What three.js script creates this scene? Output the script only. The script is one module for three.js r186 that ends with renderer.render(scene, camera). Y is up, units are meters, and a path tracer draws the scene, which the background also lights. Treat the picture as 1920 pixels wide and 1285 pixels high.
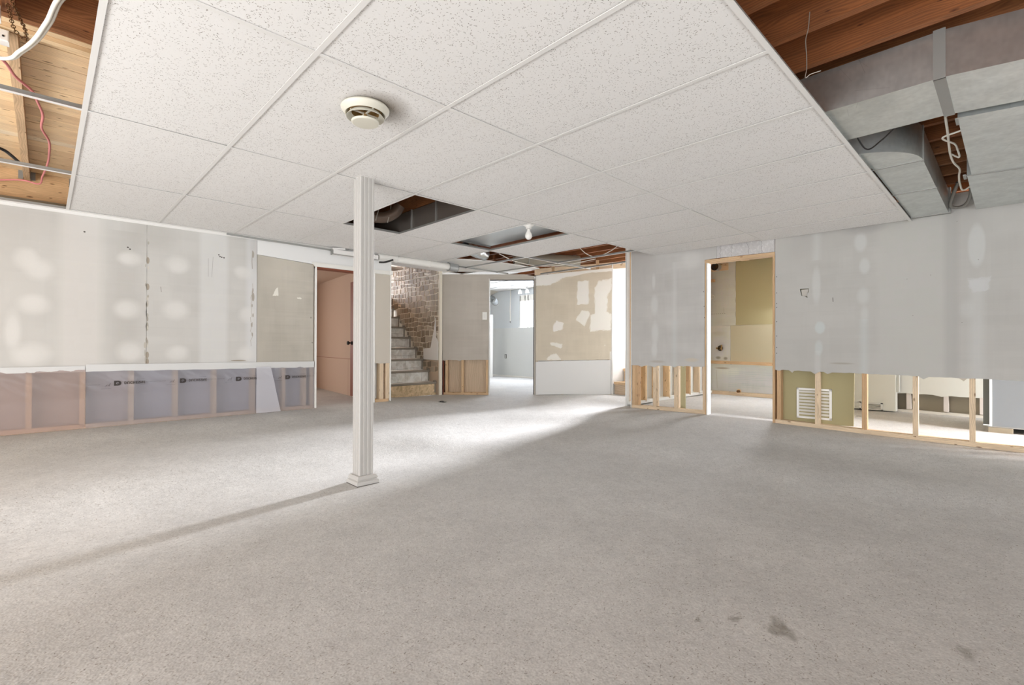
import * as THREE from 'three';
import { mergeGeometries, toCreasedNormals } from 'three/addons/utils/BufferGeometryUtils.js';
import { ImprovedNoise } from 'three/addons/math/ImprovedNoise.js';
import { RectAreaLightUniformsLib } from 'three/addons/lights/RectAreaLightUniformsLib.js';

// ------------------------------------------------------------------ camera, sky, lights, exposure
// Plan axes used below: u (towards the right wall), v (towards the left wall), h (height over the camera).
// World: x = u, y = h + HY, z = -v, everything multiplied by S at the end (metres).
const S = 1.15, HY = 0.93, H = 1.1117;
const scene = new THREE.Scene();
const renderer = new THREE.WebGLRenderer({ antialias: true });
renderer.toneMapping = THREE.LinearToneMapping;
renderer.toneMappingExposure = 1.17;
renderer.shadowMap.enabled = true;
const camera = new THREE.PerspectiveCamera(2 * Math.atan(642.5 / 907.72) * 180 / Math.PI, 1920 / 1285, 0.05, 100);
{
  const yaw = 0.7681, pitch = 0.005, roll = 0.0027;
  const f = new THREE.Vector3(Math.cos(pitch) * Math.sin(yaw), Math.sin(pitch), -Math.cos(pitch) * Math.cos(yaw));
  const r0 = new THREE.Vector3(Math.cos(yaw), 0, Math.sin(yaw)), u0 = r0.clone().cross(f);
  const r = r0.clone().multiplyScalar(Math.cos(roll)).addScaledVector(u0, Math.sin(roll));
  const u = u0.clone().multiplyScalar(Math.cos(roll)).addScaledVector(r0, -Math.sin(roll));
  camera.quaternion.setFromRotationMatrix(new THREE.Matrix4().makeBasis(r, u, f.clone().negate()));
  camera.position.set(0, HY * S, 0);
}
scene.add(camera);
scene.background = new THREE.Color(0xeaf1fa);
scene.backgroundIntensity = 1.6;
RectAreaLightUniformsLib.init();
const LIGHTS = [];
function areaLight(name, color, intensity, [u, h, v], [tu, th, tv], w, hgt) {
  const l = new THREE.RectAreaLight(color, intensity, w * S, hgt * S);
  l.name = name; l.position.set(u, h + HY, -v); l.userData.look = [tu, th + HY, -tv];
  scene.add(l); LIGHTS.push(l); return l;
}
areaLight('daylight_window_left', 0xf9f8f8, 11.2, [-3.1, -0.3, 1.6], [2.6, 0.9, 3.0], 4.6, 1.1);
areaLight('daylight_window_rear', 0xf8f8f9, 2.7, [1.2, -0.3, -2.88], [1.8, 0.9, 4], 5.6, 1.1);
areaLight('daylight_stair_door', 0xf8f9ff, 720, [12, 2.15, 4.46], [1.0, -0.9, 2.95], 1.2, 1.2);
areaLight('daylight_passage', 0xf6f8ff, 26, [7.9, 0.98, 3.95], [5, -0.3, 4.0], 0.7, 0.75);
areaLight('daylight_furnace_room', 0xf4f7ff, 105, [6.5, 0.8, -2.85], [6.9, -0.4, 1.5], 1.4, 0.8);
areaLight('daylight_bathroom', 0xf4f7ff, 44, [7.86, 0.75, 2.2], [5, -0.7, 2.3], 0.5, 0.6);
areaLight('daylight_back_room', 0xeaf2ff, 24, [7.93, 0.77, 7.2], [5, -0.2, 7.0], 1.3, 0.7);
areaLight('daylight_laundry', 0xfffaf6, 12, [1.0, 0.3, 9.05], [2.4, -0.2, 6], 1.6, 0.8);
areaLight('daylight_stair_head', 0xe6eeff, 60, [3.9, 1.0, 9.1], [3.9, 0.0, 6.2], 0.8, 0.8);

// ------------------------------------------------------------------ helpers
let seed = 7;
const rnd = () => { seed = (seed + 0x6d2b79f5) | 0; let t = Math.imul(seed ^ (seed >>> 15), 1 | seed); t = (t + Math.imul(t ^ (t >>> 7), 61 | t)) ^ t; return ((t ^ (t >>> 14)) >>> 0) / 4294967296; };
const rr = (a, b) => a + (b - a) * rnd();
const perlin = new ImprovedNoise();
const used = {};
const numbered = (n) => { const k = used[n] = (used[n] ?? -1) + 1; return k ? `${n}_${String(k).padStart(3, '0')}` : n; };
function thing(name, label, category, [u, h, v] = [0, -HY, 0], turn = 0, group) {
  const o = new THREE.Group(); o.name = numbered(name); scene.add(o);
  o.position.set(u, h + HY, -v); o.rotation.y = turn;
  o.userData = { label, category }; if (group) o.userData.group = group;
  return o;
}
function struct(name, [u, h, v] = [0, -HY, 0], turn = 0) {
  const o = new THREE.Group(); o.name = numbered(name); o.userData.kind = 'structure'; scene.add(o);
  o.position.set(u, h + HY, -v); o.rotation.y = turn; return o;
}
function part(name, geo, mat, parent, label) {
  const g = Array.isArray(geo) ? (geo.length > 1 ? mergeGeometries(geo.map(plain)) : geo[0]) : geo;
  const m = new THREE.Mesh(g, mat); m.name = name; if (label) m.userData.label = label; parent.add(m); return m;
}
const plain = (g) => { const n = g.index ? g.toNonIndexed() : g; for (const k of Object.keys(n.attributes)) if (!['position', 'normal', 'uv'].includes(k)) n.deleteAttribute(k); return n; };
// box between two corners, uv in metres with a random offset (long axis along texture u)
function bx(x0, x1, y0, y1, z0, z1, off = true) {
  const lx = x1 - x0, ly = y1 - y0, lz = z1 - z0, g = new THREE.BoxGeometry(lx, ly, lz);
  const p = g.attributes.position, n = g.attributes.normal, uv = g.attributes.uv, a = off ? rnd() * 7 : 0, b = off ? rnd() * 7 : 0;
  const long = lx >= ly && lx >= lz ? 0 : ly >= lz ? 1 : 2;
  for (let i = 0; i < p.count; i++) {
    const c = [p.getX(i), p.getY(i), p.getZ(i)], na = [Math.abs(n.getX(i)), Math.abs(n.getY(i)), Math.abs(n.getZ(i))];
    const axes = [0, 1, 2].filter((k) => na[k] < 0.5);
    const ua = axes.includes(long) ? long : axes[0], va = axes.find((k) => k !== ua);
    uv.setXY(i, c[ua] + a, c[va] + b + (na[0] > 0.5 ? 0.37 : na[1] > 0.5 ? 0.71 : 0));
  }
  return g.translate((x0 + x1) / 2, (y0 + y1) / 2, (z0 + z1) / 2);
}
// chamfered box: an extruded rounded rectangle seen along z
function cbx(x0, x1, y0, y1, z0, z1, c = 0.004) {
  const s = new THREE.Shape(); const X0 = x0 + c, X1 = x1 - c, Y0 = y0 + c, Y1 = y1 - c;
  s.moveTo(X0, Y0); s.lineTo(X1, Y0); s.lineTo(X1, Y1); s.lineTo(X0, Y1); s.closePath();
  return new THREE.ExtrudeGeometry(s, { depth: z1 - z0 - 2 * c, bevelEnabled: true, bevelSize: c, bevelThickness: c, bevelSegments: 2 }).translate(0, 0, z0 + c);
}
// a board between two points a and b (centres of its ends), w across, t thick
function board(a, b, w, t, up = new THREE.Vector3(0, 1, 0)) {
  const A = new THREE.Vector3(...a), B = new THREE.Vector3(...b), x = B.clone().sub(A), L = x.length(); x.normalize();
  const z = x.clone().cross(up).normalize(), y = z.clone().cross(x);
  const g = bx(-L / 2, L / 2, -w / 2, w / 2, -t / 2, t / 2);
  return g.applyMatrix4(new THREE.Matrix4().makeBasis(x, y, z)).translate(...A.add(B).multiplyScalar(0.5).toArray());
}
function tube(pts, r, seg = 8, n) { return new THREE.TubeGeometry(new THREE.CatmullRomCurve3(pts.map((p) => new THREE.Vector3(...p))), n ?? pts.length * 8, r, seg); }
const uvh = (u, h, v) => [u, h + HY, -v];
// panel cut from a sheet: outline in wall coordinates, thickness t behind z = zf, uv laid over box [x0,y0,x1,y1]
function sheet(pts, zf, t, uvb, holes = []) {
  const s = new THREE.Shape(pts.map((p) => new THREE.Vector2(...p)));
  for (const h of holes) s.holes.push(new THREE.Path(h.map((p) => new THREE.Vector2(...p))));
  const g = new THREE.ExtrudeGeometry(s, { depth: t, bevelEnabled: false }).translate(0, 0, zf - t);
  const uv = g.attributes.uv, p = g.attributes.position, [a, b, c, d] = uvb ?? [0, 0, 1, 1];
  for (let i = 0; i < uv.count; i++) uv.setXY(i, (p.getX(i) - a) / (c - a), (p.getY(i) - b) / (d - b));
  return g;
}
// ragged line from (xa, ya) to (xb, yb)
function ragged(xa, ya, xb, yb, n, amp, tear = 0) {
  const out = [];
  for (let i = 0; i <= n; i++) { const t = i / n; const k = (i && i < n) ? 1 : 0; const dx = yb - ya, dy = xb - xa, L = Math.hypot(dx, dy); let d = rr(-amp, amp) * k; if (tear && k && rnd() < 0.12) d -= tear * rr(0.3, 1); out.push([xa + (xb - xa) * t - dx / L * d, ya + (yb - ya) * t + dy / L * d]); }
  return out;
}
// floor: an old slab that dips a little towards the post
const FP = [];
for (let u = -3; u <= 3.2; u += 0.6) FP.push([u, 5.5, -0.718], [u, 6.4, -0.72], [u, 8, -0.72], [u, 4.4, -0.80]);
FP.push([3.0, 5.47, -0.705], [2.6, 5.47, -0.715], [3.7, 6.0, -0.775], [4.2, 6.1, -0.782], [4.5, 6.25, -0.79], [5.0, 5.72, -0.79], [5.53, 5.22, -0.786], [6.39, 4.36, -0.766], [6.45, 4.0, -0.775], [7.9, 4, -0.78],
  [8, 9, -0.75], [7.5, 8, -0.755], [6.5, 7, -0.765], [5.8, 6, -0.775], [8, 6, -0.76], [5, 8, -0.76],
  [5.42, 3.41, -0.803], [5.44, 2.9, -0.797], [5.46, 2.44, -0.789], [5.5, 1.75, -0.808], [5.53, 1.2, -0.822], [5.55, 0.66, -0.835], [5.59, -0.06, -0.848], [5.6, -1, -0.85], [5.6, -2.5, -0.85],
  [7.95, 3.5, -0.8], [7.95, 2.5, -0.8], [6.7, 2.8, -0.797], [7.7, 1.4, -0.82], [7.7, 0.3, -0.82], [6.6, 0.1, -0.832], [6.6, 1, -0.825], [7.5, -2, -0.84],
  [1.55, 3.03, -0.932], [1.2, 2.9, -0.932], [1.9, 3.2, -0.925], [0.4, 2.8, -0.932], [-1, 2.8, -0.932], [-2.5, 2.8, -0.93], [3, 2.2, -0.905], [3.2, 3.5, -0.88], [4.2, 4.6, -0.82], [4.3, 2.4, -0.86], [4.3, 1, -0.88], [4.2, -1, -0.9], [2.6, 4.4, -0.82]);
for (let u = -3; u <= 3.2; u += 0.75) for (let v = -3; v <= 2; v += 0.8) FP.push([u, v, -0.935]);
function floorH(u, v) { let s = 0, w = 0; for (const [a, b, h] of FP) { const k = Math.exp(-((u - a) ** 2 + (v - b) ** 2) / (2 * 0.36 * 0.36)) + 1e-9; s += k * h; w += k; } return s / w; }

// ------------------------------------------------------------------ textures
function canvasTex(w, h, draw, srgb = true, wrap = true) {
  const c = document.createElement('canvas'); c.width = w; c.height = h; const g = c.getContext('2d'); draw(g, w, h);
  const t = new THREE.CanvasTexture(c); if (srgb) t.colorSpace = THREE.SRGBColorSpace;
  if (wrap) t.wrapS = t.wrapT = THREE.RepeatWrapping; t.magFilter = THREE.LinearFilter; return t;
}
function dataTex(w, h, fn, srgb = true) {
  const d = new Uint8Array(w * h * 4);
  for (let y = 0; y < h; y++) for (let x = 0; x < w; x++) { const c = fn(x / w, y / h, x, y), i = (y * w + x) * 4; d[i] = c[0]; d[i + 1] = c[1]; d[i + 2] = c[2]; d[i + 3] = 255; }
  const t = new THREE.DataTexture(d, w, h, THREE.RGBAFormat); if (srgb) t.colorSpace = THREE.SRGBColorSpace;
  t.wrapS = t.wrapT = THREE.RepeatWrapping; t.magFilter = THREE.LinearFilter; t.minFilter = THREE.LinearMipmapLinearFilter; t.generateMipmaps = true; t.needsUpdate = true; return t;
}
// tiling value noise
function tiler(n, s) { const g = []; let q = s; const R = () => { q = (q * 1664525 + 1013904223) >>> 0; return q / 4294967296; }; for (let i = 0; i < n * n; i++) g.push(R()); return (x, y) => { x = ((x % 1) + 1) % 1 * n; y = ((y % 1) + 1) % 1 * n; const i = Math.floor(x) % n, j = Math.floor(y) % n; let a = x - Math.floor(x), b = y - Math.floor(y); a = a * a * (3 - 2 * a); b = b * b * (3 - 2 * b); const I = (i + 1) % n, J = (j + 1) % n; return (g[j * n + i] * (1 - a) + g[j * n + I] * a) * (1 - b) + (g[J * n + i] * (1 - a) + g[J * n + I] * a) * b; }; }
const cl = (x) => Math.max(0, Math.min(255, x));
const n8 = tiler(8, 1), n16 = tiler(16, 9), n32 = tiler(32, 2), n64 = tiler(64, 12), n128 = tiler(128, 3), n512 = tiler(512, 4), n256 = tiler(256, 5);
// concrete: 2.6 m repeat
const concreteMap = canvasTex(2048, 2048, (g, w, h) => {
  const im = g.createImageData(w, h), d = im.data;
  for (let y = 0; y < h; y++) for (let x = 0; x < w; x++) {
    const a = x / w, b = y / h; const f = (n8(a, b) - 0.5) * 8 + (n32(a, b) - 0.5) * 7 + (n128(a, b) - 0.5) * 10 + (n512(a, b) - 0.5) * 20 + (rnd() - 0.5) * 18;
    const i = (y * w + x) * 4; d[i] = cl(204 + f); d[i + 1] = cl(203 + f); d[i + 2] = cl(200 + f * 0.97); d[i + 3] = 255;
  }
  g.putImageData(im, 0, 0);
  for (let i = 0; i < 15000; i++) { // pits and trowel drags
    const x = rnd() * w, y = rnd() * h, L = rr(1, 9), a = rr(-0.5, 0.5) + (rnd() < 0.2 ? 1.2 : 0); g.strokeStyle = `rgba(${((q) => [Math.round(96 + q * 40),Math.round(88 + q * 36),Math.round(80 + q * 30)])(rnd())},${rr(0.25, 0.75)})`; g.lineWidth = rr(0.8, 2.6);
    g.beginPath(); g.moveTo(x, y); g.lineTo(x + L * Math.cos(a), y + L * Math.sin(a)); g.stroke();
  }
  for (let i = 0; i < 900; i++) { const x = rnd() * w, y = rnd() * h, L = rr(8, 46), a = rr(-0.35, 0.35); g.strokeStyle = rnd() < 0.5 ? `rgba(236,232,226,${rr(0.1, 0.35)})` : `rgba(120,112,104,${rr(0.1, 0.3)})`; g.lineWidth = rr(0.6, 1.8); g.beginPath(); g.moveTo(x, y); g.quadraticCurveTo(x + L * 0.5 * Math.cos(a), y + L * 0.5 * Math.sin(a) + rr(-3, 3), x + L * Math.cos(a), y + L * Math.sin(a)); g.stroke(); }
});
const concreteBump = dataTex(1024, 1024, (a, b) => { const f = 128 + (n32(a, b) - 0.5) * 60 + (n128(a, b) - 0.5) * 60 + (n512(a, b) - 0.5) * 110 + (n512(a * 2 + 0.3, b * 2) - 0.5) * 60; const c = cl(f); return [c, c, c]; }, false);
// fissured acoustic tile
function tileTex(s) {
  seed = s;
  return canvasTex(1024, 2048, (g, w, h) => {
    g.fillStyle = '#e9e7e4'; g.fillRect(0, 0, w, h);
    for (let i = 0; i < 5200; i++) { const x = rnd() * w, y = rnd() * h, m = n16(x / w, y / h); if (rnd() > 0.35 + m * 0.8) continue; const L = rr(2, 11), a = rr(-0.5, 0.5) * Math.PI; g.strokeStyle = `rgba(${((q) => [Math.round(60 + q * 40),Math.round(50 + q * 36),Math.round(40 + q * 30)])(rnd())},${rr(0.5, 0.95)})`; g.lineWidth = rr(1.2, 2.9); g.lineCap = 'round'; g.beginPath(); g.moveTo(x, y); g.quadraticCurveTo(x + L * 0.5 * Math.cos(a) + rr(-1.5, 1.5), y + L * 0.5 * Math.sin(a) + rr(-1.5, 1.5), x + L * Math.cos(a), y + L * Math.sin(a)); g.stroke(); }
    for (let i = 0; i < 9000; i++) { g.fillStyle = `rgba(110,98,86,${rr(0.1, 0.5)})`; g.fillRect(rnd() * w, rnd() * h, rr(1, 2), rr(1, 2)); }
  });
}
const tileMaps = [tileTex(11), tileTex(23)]; seed = 5;
// lumber, about 1.2 m x 0.3 m per repeat
function woodTex(base, dark, knots, s) {
  seed = s; const [r, g0, b] = base;
  return canvasTex(1024, 512, (g, w, h) => {
    const im = g.createImageData(w, h), d = im.data;
    for (let y = 0; y < h; y++) for (let x = 0; x < w; x++) {
      const a = x / w, c = y / h; const wob = (n8(a, c) - 0.5) * 0.05 + (n16(a * 0.5, c) - 0.5) * 0.03; const ring = Math.sin((c + wob) * 150 + n8(a, c * 2) * 6) * 0.5 + 0.5; const fib = n512(a * 0.12, c) - 0.5; const blot = n8(a, c) - 0.5;
      const k = 1 - dark * (ring * 0.5 + fib * 0.5 + blot * 0.5); const i = (y * w + x) * 4; d[i] = cl(r * k); d[i + 1] = cl(g0 * (k - dark * 0.06 * ring)); d[i + 2] = cl(b * (k - dark * 0.14 * ring)); d[i + 3] = 255;
    }
    g.putImageData(im, 0, 0);
    for (let i = 0; i < knots; i++) { const x = rnd() * w, y = rnd() * h, q = rr(5, 13); const gr = g.createRadialGradient(x, y, 0, x, y, q); gr.addColorStop(0, `rgba(${Math.round(r * 0.35)},${Math.round(g0 * 0.28)},${Math.round(b * 0.22)},0.9)`); gr.addColorStop(0.5, `rgba(${Math.round(r * 0.6)},${Math.round(g0 * 0.5)},${Math.round(b * 0.4)},0.6)`); gr.addColorStop(1, 'rgba(0,0,0,0)'); g.fillStyle = gr; g.save(); g.translate(x, y); g.scale(1.8, 1); g.translate(-x, -y); g.beginPath(); g.arc(x, y, q, 0, 7); g.fill(); g.restore(); }
  });
}
const stdRep = (t, a, b) => { t.repeat.set(a, b); return t; };
const lightWood = stdRep(woodTex([230, 208, 178], 0.17, 14, 31), 1, 3.3), brownWood = stdRep(woodTex([156, 104, 64], 0.3, 12, 41), 1, 3.3), deckWood = stdRep(woodTex([252, 234, 204], 0.15, 16, 51), 1, 3.3), plyWood = stdRep(woodTex([206, 184, 158], 0.10, 0, 61), 0.7, 1.4);
seed = 77;
const metalMap = canvasTex(1024, 1024, (g, w, h) => {
  const im = g.createImageData(w, h), d = im.data;
  for (let y = 0; y < h; y++) for (let x = 0; x < w; x++) { const a = x / w, b = y / h; const f = (n16(a, b) - 0.5) * 14 + (n64(a, b) - 0.5) * 10 + (n32(a * 3, b) - 0.5) * 6; const i = (y * w + x) * 4; d[i] = cl(212 + f); d[i + 1] = cl(216 + f); d[i + 2] = cl(214 + f); d[i + 3] = 255; }
  g.putImageData(im, 0, 0);
  for (let i = 0; i < 60; i++) { const x = rnd() * w, y = rnd() * h, L = rr(30, 200), a = rr(0, 3); g.strokeStyle = `rgba(${rnd() < 0.5 ? '240,244,244' : '150,154,154'},${rr(0.08, 0.3)})`; g.lineWidth = rr(0.6, 2.5); g.beginPath(); g.moveTo(x, y); g.lineTo(x + L * Math.cos(a), y + L * Math.sin(a)); g.stroke(); }
});
const orientedStrand = canvasTex(512, 512, (g, w, h) => { g.fillStyle = '#d9c09a'; g.fillRect(0, 0, w, h); for (let i = 0; i < 900; i++) { g.save(); g.translate(rnd() * w, rnd() * h); g.rotate(rr(0, 3.14)); const k = rr(-30, 24); g.fillStyle = `rgba(${Math.round(214 + k)},${Math.round(188 + k)},${Math.round(150 + k)},0.75)`; g.fillRect(-rr(10, 30), -rr(3, 9), rr(20, 60), rr(6, 16)); g.restore(); } });
const vinylTex = canvasTex(512, 512, (g, w, h) => { g.fillStyle = '#ebe8e1'; g.fillRect(0, 0, w, h); for (let i = 0; i < 500; i++) { g.fillStyle = `rgba(${((q) => [Math.round(150 + q * 70),Math.round(142 + q * 66),Math.round(130 + q * 60)])(rnd())},0.16)`; g.beginPath(); g.ellipse(rnd() * w, rnd() * h, rr(6, 40), rr(4, 24), rnd() * 3, 0, 7); g.fill(); } g.strokeStyle = 'rgba(140,132,120,0.75)'; g.lineWidth = 2.2; for (let j = 0; j < 4; j++) { g.beginPath(); for (let x = 0; x <= w; x += 16) g.lineTo(x, j * 128 + 4 + 5 * Math.sin(x / 40 + j)); g.stroke(); for (let k = 0; k < 4; k++) { const x = k * 128 + (j % 2) * 60 + rr(-16, 16); g.beginPath(); g.moveTo(x, j * 128); g.lineTo(x + rr(-6, 6), j * 128 + 128); g.stroke(); } } });
const crackTex = canvasTex(512, 128, (g, w, h) => { g.fillStyle = '#c9c6c4'; g.fillRect(0, 0, w, h); for (let i = 0; i < 300; i++) { g.fillStyle = `rgba(${((q) => [Math.round(180 + q * 60),Math.round(178 + q * 60),Math.round(176 + q * 60)])(rnd())},0.3)`; g.beginPath(); g.ellipse(rnd() * w, rnd() * h, rr(4, 18), rr(2, 8), rnd() * 3, 0, 7); g.fill(); } g.strokeStyle = '#6a6664'; g.lineWidth = 1.6; for (const x0 of [40, 150, 270, 400]) { g.beginPath(); let x = x0; for (let y = 0; y <= h; y += 12) { g.lineTo(x, y); x += rr(-9, 10); } g.stroke(); } });
// wall board with joint compound: base colour, list of soft patches in wall coordinates
function boardTex(w, h, [x0, y0, x1, y1], base, draw) {
  return canvasTex(w, h, (g) => {
    g.fillStyle = base; g.fillRect(0, 0, w, h);
    for (let i = 0; i < 240; i++) { g.fillStyle = `rgba(${rnd() < 0.5 ? '255,255,255' : '120,116,110'},0.012)`; g.fillRect(rnd() * w, rnd() * h, rr(40, 500), rr(20, 300)); }
    const X = (x) => (x - x0) / (x1 - x0) * w, Y = (y) => (1 - (y - y0) / (y1 - y0)) * h, kx = w / (x1 - x0), ky = h / (y1 - y0);
    const P = {
      blob(x, y, rx, ry, col, a, hard = 0.45) { const gr = g.createRadialGradient(0, 0, 0, 0, 0, 1); gr.addColorStop(0, `rgba(${col},${a})`); gr.addColorStop(hard, `rgba(${col},${a * 0.9})`); gr.addColorStop(1, `rgba(${col},0)`); g.save(); g.translate(X(x), Y(y)); g.scale(rx * kx, ry * ky); g.fillStyle = gr; g.beginPath(); g.arc(0, 0, 1, 0, 7); g.fill(); g.restore(); },
      band(xa, xb, ya, yb, col, a, soft = 0.05) { const gr = g.createLinearGradient(X(xa - soft), 0, X(xb + soft), 0), t = soft / (xb - xa + 2 * soft); gr.addColorStop(0, `rgba(${col},0)`); gr.addColorStop(t * 1.4, `rgba(${col},${a})`); gr.addColorStop(1 - t * 1.4, `rgba(${col},${a})`); gr.addColorStop(1, `rgba(${col},0)`); g.fillStyle = gr; g.fillRect(X(xa - soft), Y(yb), X(xb + soft) - X(xa - soft), Y(ya) - Y(yb)); },
      poly(pts, col, a, jag = 0.012) { g.fillStyle = `rgba(${col},${a})`; for (let k = 0; k < 3; k++) { g.beginPath(); const n = pts.length; for (let i = 0; i < n; i++) { const p = pts[i], q = pts[(i + 1) % n]; for (let s = 0; s < 6; s++) { const t = s / 6; g.lineTo(X(p[0] + (q[0] - p[0]) * t + rr(-jag, jag)), Y(p[1] + (q[1] - p[1]) * t + rr(-jag, jag))); } } g.closePath(); g.fill(); } },
      mark(x, y, w2, h2, col) { g.fillStyle = col; g.beginPath(); g.ellipse(X(x), Y(y), w2 * kx, h2 * ky, 0, 0, 7); g.fill(); },
      line(pts, col, lw) { g.strokeStyle = col; g.lineWidth = lw * kx; g.beginPath(); for (const [x, y] of pts) g.lineTo(X(x), Y(y)); g.stroke(); },
      text(s, x, y, size, col) { g.fillStyle = col; g.font = `${size * ky}px sans-serif`; g.fillText(s, X(x), Y(y)); },
      g, X, Y, kx, ky,
    };
    draw(P);
  }, true, false);
}

// ------------------------------------------------------------------ materials
const std = (color, roughness = 0.9, o = {}) => new THREE.MeshStandardMaterial({ color, roughness, ...o });
const M = {
  tile: tileMaps.map((map) => std(0xffffff, 0.95, { map })),
  tee: std(0xe6e4e0, 0.5), web: std(0xa9aaa6, 0.42, { metalness: 0.7 }), galvDull: std(0x9c9c98, 0.5, { metalness: 0.6 }),
  drywall: std(0xbcbab5, 0.95), white: std(0xeeece6, 0.85), beige: std(0xc9c1b4, 0.92), core: std(0xd9d5ca, 0.95), mauve: std(0xb4a69f, 0.95),
  wood: [0xffffff, 0xf4e6d6, 0xe8d6c2].map((c) => std(c, 0.85, { map: lightWood })),
  paleWood: std(0xf2ece4, 0.85, { map: lightWood }),
  joist: [0xffffff, 0xe6d6c8, 0xf2e0cc].map((c) => std(c, 0.8, { map: brownWood })),
  deck: [0xffffff, 0xf0e0cc, 0xe6ccb0, 0xfff2e0].map((c) => std(c, 0.8, { map: deckWood })),
  plank: [0xffffff, 0xf6ecdf, 0xfff4e4, 0xeee0cf].map((c) => std(c, 0.8, { map: deckWood })),
  ply: std(0xffffff, 0.85, { map: plyWood }), osb: std(0xffffff, 0.9, { map: orientedStrand }),
  metal: new THREE.MeshStandardMaterial({ color: 0xffffff, map: metalMap, metalness: 0.93, roughness: 0.36 }),
  foil: std(0xc2c6c8, 0.32, { metalness: 0.9 }), sheetDark: std(0x8e8780, 0.4, { metalness: 0.8 }), sheetGrey: std(0x84888b, 0.42, { metalness: 0.75 }), darkMetal: std(0x2e2d2b, 0.5, { metalness: 0.4 }), rubber: std(0x2a2826, 0.7),
  vinylPost: std(0xc0bdb8, 0.45), cream: std(0xd9d5c6, 0.4), brass: std(0x8a6a3a, 0.5), glassBulb: std(0xf4f2ec, 0.25), porcelain: std(0xf2f0ea, 0.3),
  olive: std(0xb0a67f, 0.9), paleOlive: std(0xc4bb9f, 0.9), bathWhite: std(0xdcd7c6, 0.9), cement: std(0xdfe2da, 0.95),
  orange: std(0xc6ae9b, 0.9), redBrown: std(0x7d4028, 0.55), blueGrey: std(0xd5dadd, 0.9), paleGrey: std(0xd6d8d6, 0.9), taupe: std(0xa59c8a, 0.95),
  cableWhite: std(0xeee9dd, 0.5), cablePink: std(0xd98684, 0.5), cableBlack: std(0x262422, 0.5), wire: std(0xb9b4aa, 0.4, { metalness: 0.6 }), bronze: std(0x6b4a2a, 0.4, { metalness: 0.7 }),
  vinyl: std(0xffffff, 0.6, { map: vinylTex }), tread: std(0x8f8678, 0.6), outer: std(0xcfccc6, 0.95), crack: std(0xffffff, 0.9, { map: crackTex }),
  pane: new THREE.MeshPhysicalMaterial({ color: 0xffffff, transmission: 1, thickness: 0, roughness: 0.0, ior: 1.5 }),
};
const pick = (a) => a[Math.floor(rnd() * a.length) % a.length];

// ------------------------------------------------------------------ floor
{
  const U0 = -3.25, U1 = 8.1, V0 = -3.05, V1 = 9.3, nu = 150, nv = 160, pos = [], uv = [], col = [], idx = [];
  const stain = (u, v, a, b, s) => Math.exp(-(((u - a) ** 2 + (v - b) ** 2) / (2 * s * s)));
  for (let j = 0; j <= nv; j++) for (let i = 0; i <= nu; i++) {
    const u = U0 + (U1 - U0) * i / nu, v = V0 + (V1 - V0) * j / nv; pos.push(u, floorH(u, v) + HY, -v); uv.push(u / 2.26, v / 2.26);
    const n = perlin.noise(u * 0.9, v * 0.9, 3.3) * 0.05 + perlin.noise(u * 2.7, v * 2.7, 9.1) * 0.035 + perlin.noise(u * 0.35, v * 0.35, 1.7) * 0.05;
    const k = 0.95 + n * 0.7; col.push(k, k * (0.996 + n * 0.03), k * (0.99 + n * 0.08));
  }
  for (let j = 0; j < nv; j++) for (let i = 0; i < nu; i++) { const a = j * (nu + 1) + i, b = a + 1, c = a + nu + 1, d = c + 1; idx.push(a, b, c, b, d, c); }
  const g = new THREE.BufferGeometry(); g.setAttribute('position', new THREE.Float32BufferAttribute(pos, 3)); g.setAttribute('uv', new THREE.Float32BufferAttribute(uv, 2)); g.setAttribute('color', new THREE.Float32BufferAttribute(col, 3)); g.setIndex(idx); g.computeVertexNormals();
  const f = struct('floor');
  part('slab_surface', g, std(0xffffff, 0.82, { map: concreteMap, bumpMap: concreteBump, bumpScale: 0.002, vertexColors: true }), f);
  part('slab_base', bx(U0, U1, -0.3, -0.03, -V1, -V0), std(0x9a948c, 1), f);
  // damp marks soaked into the slab
  const soft = (k) => { seed = 900 + k; return canvasTex(128, 128, (g) => { g.fillStyle = '#000'; g.fillRect(0, 0, 128, 128); for (let i = 0; i < 260; i++) { const a = rnd() * 6.3, r = Math.sqrt(rnd()) * 40 * (0.7 + 0.3 * Math.sin(a * 3 + k)), x = 64 + r * Math.cos(a), y = 64 + r * Math.sin(a) * 0.8, q = rr(2, 11); const gr = g.createRadialGradient(x, y, 0, x, y, q); gr.addColorStop(0, 'rgba(255,255,255,0.16)'); gr.addColorStop(1, 'rgba(255,255,255,0)'); g.fillStyle = gr; g.beginPath(); g.arc(x, y, q, 0, 7); g.fill(); } }, false, false); };
  const spot = (u, v, w, l, turn, k, o) => { const sg = new THREE.PlaneGeometry(w, l, 6, 6).rotateX(-Math.PI / 2).rotateY(turn), p = sg.attributes.position; for (let i = 0; i < p.count; i++) { const a = u + p.getX(i), b = v - p.getZ(i); p.setXYZ(i, a, floorH(a, b) + HY + 0.003, -b); } sg.computeVertexNormals(); part('floor_stain', sg, new THREE.MeshStandardMaterial({ color: 0x8d8576, roughness: 0.95, alphaMap: soft(k), transparent: true, opacity: o }), f); };
  spot(1.75, 0.535, 0.26, 0.18, 0.6, 1, 0.6); spot(1.70, 0.66, 0.12, 0.07, -0.5, 2, 0.55); spot(1.60, 0.745, 0.07, 0.05, 0.2, 3, 0.6); spot(2.02, 0.1, 0.16, 0.1, 0.3, 4, 0.4); spot(3.1, 4.0, 0.1, 0.05, 0.3, 5, 0.3);
}

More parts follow.
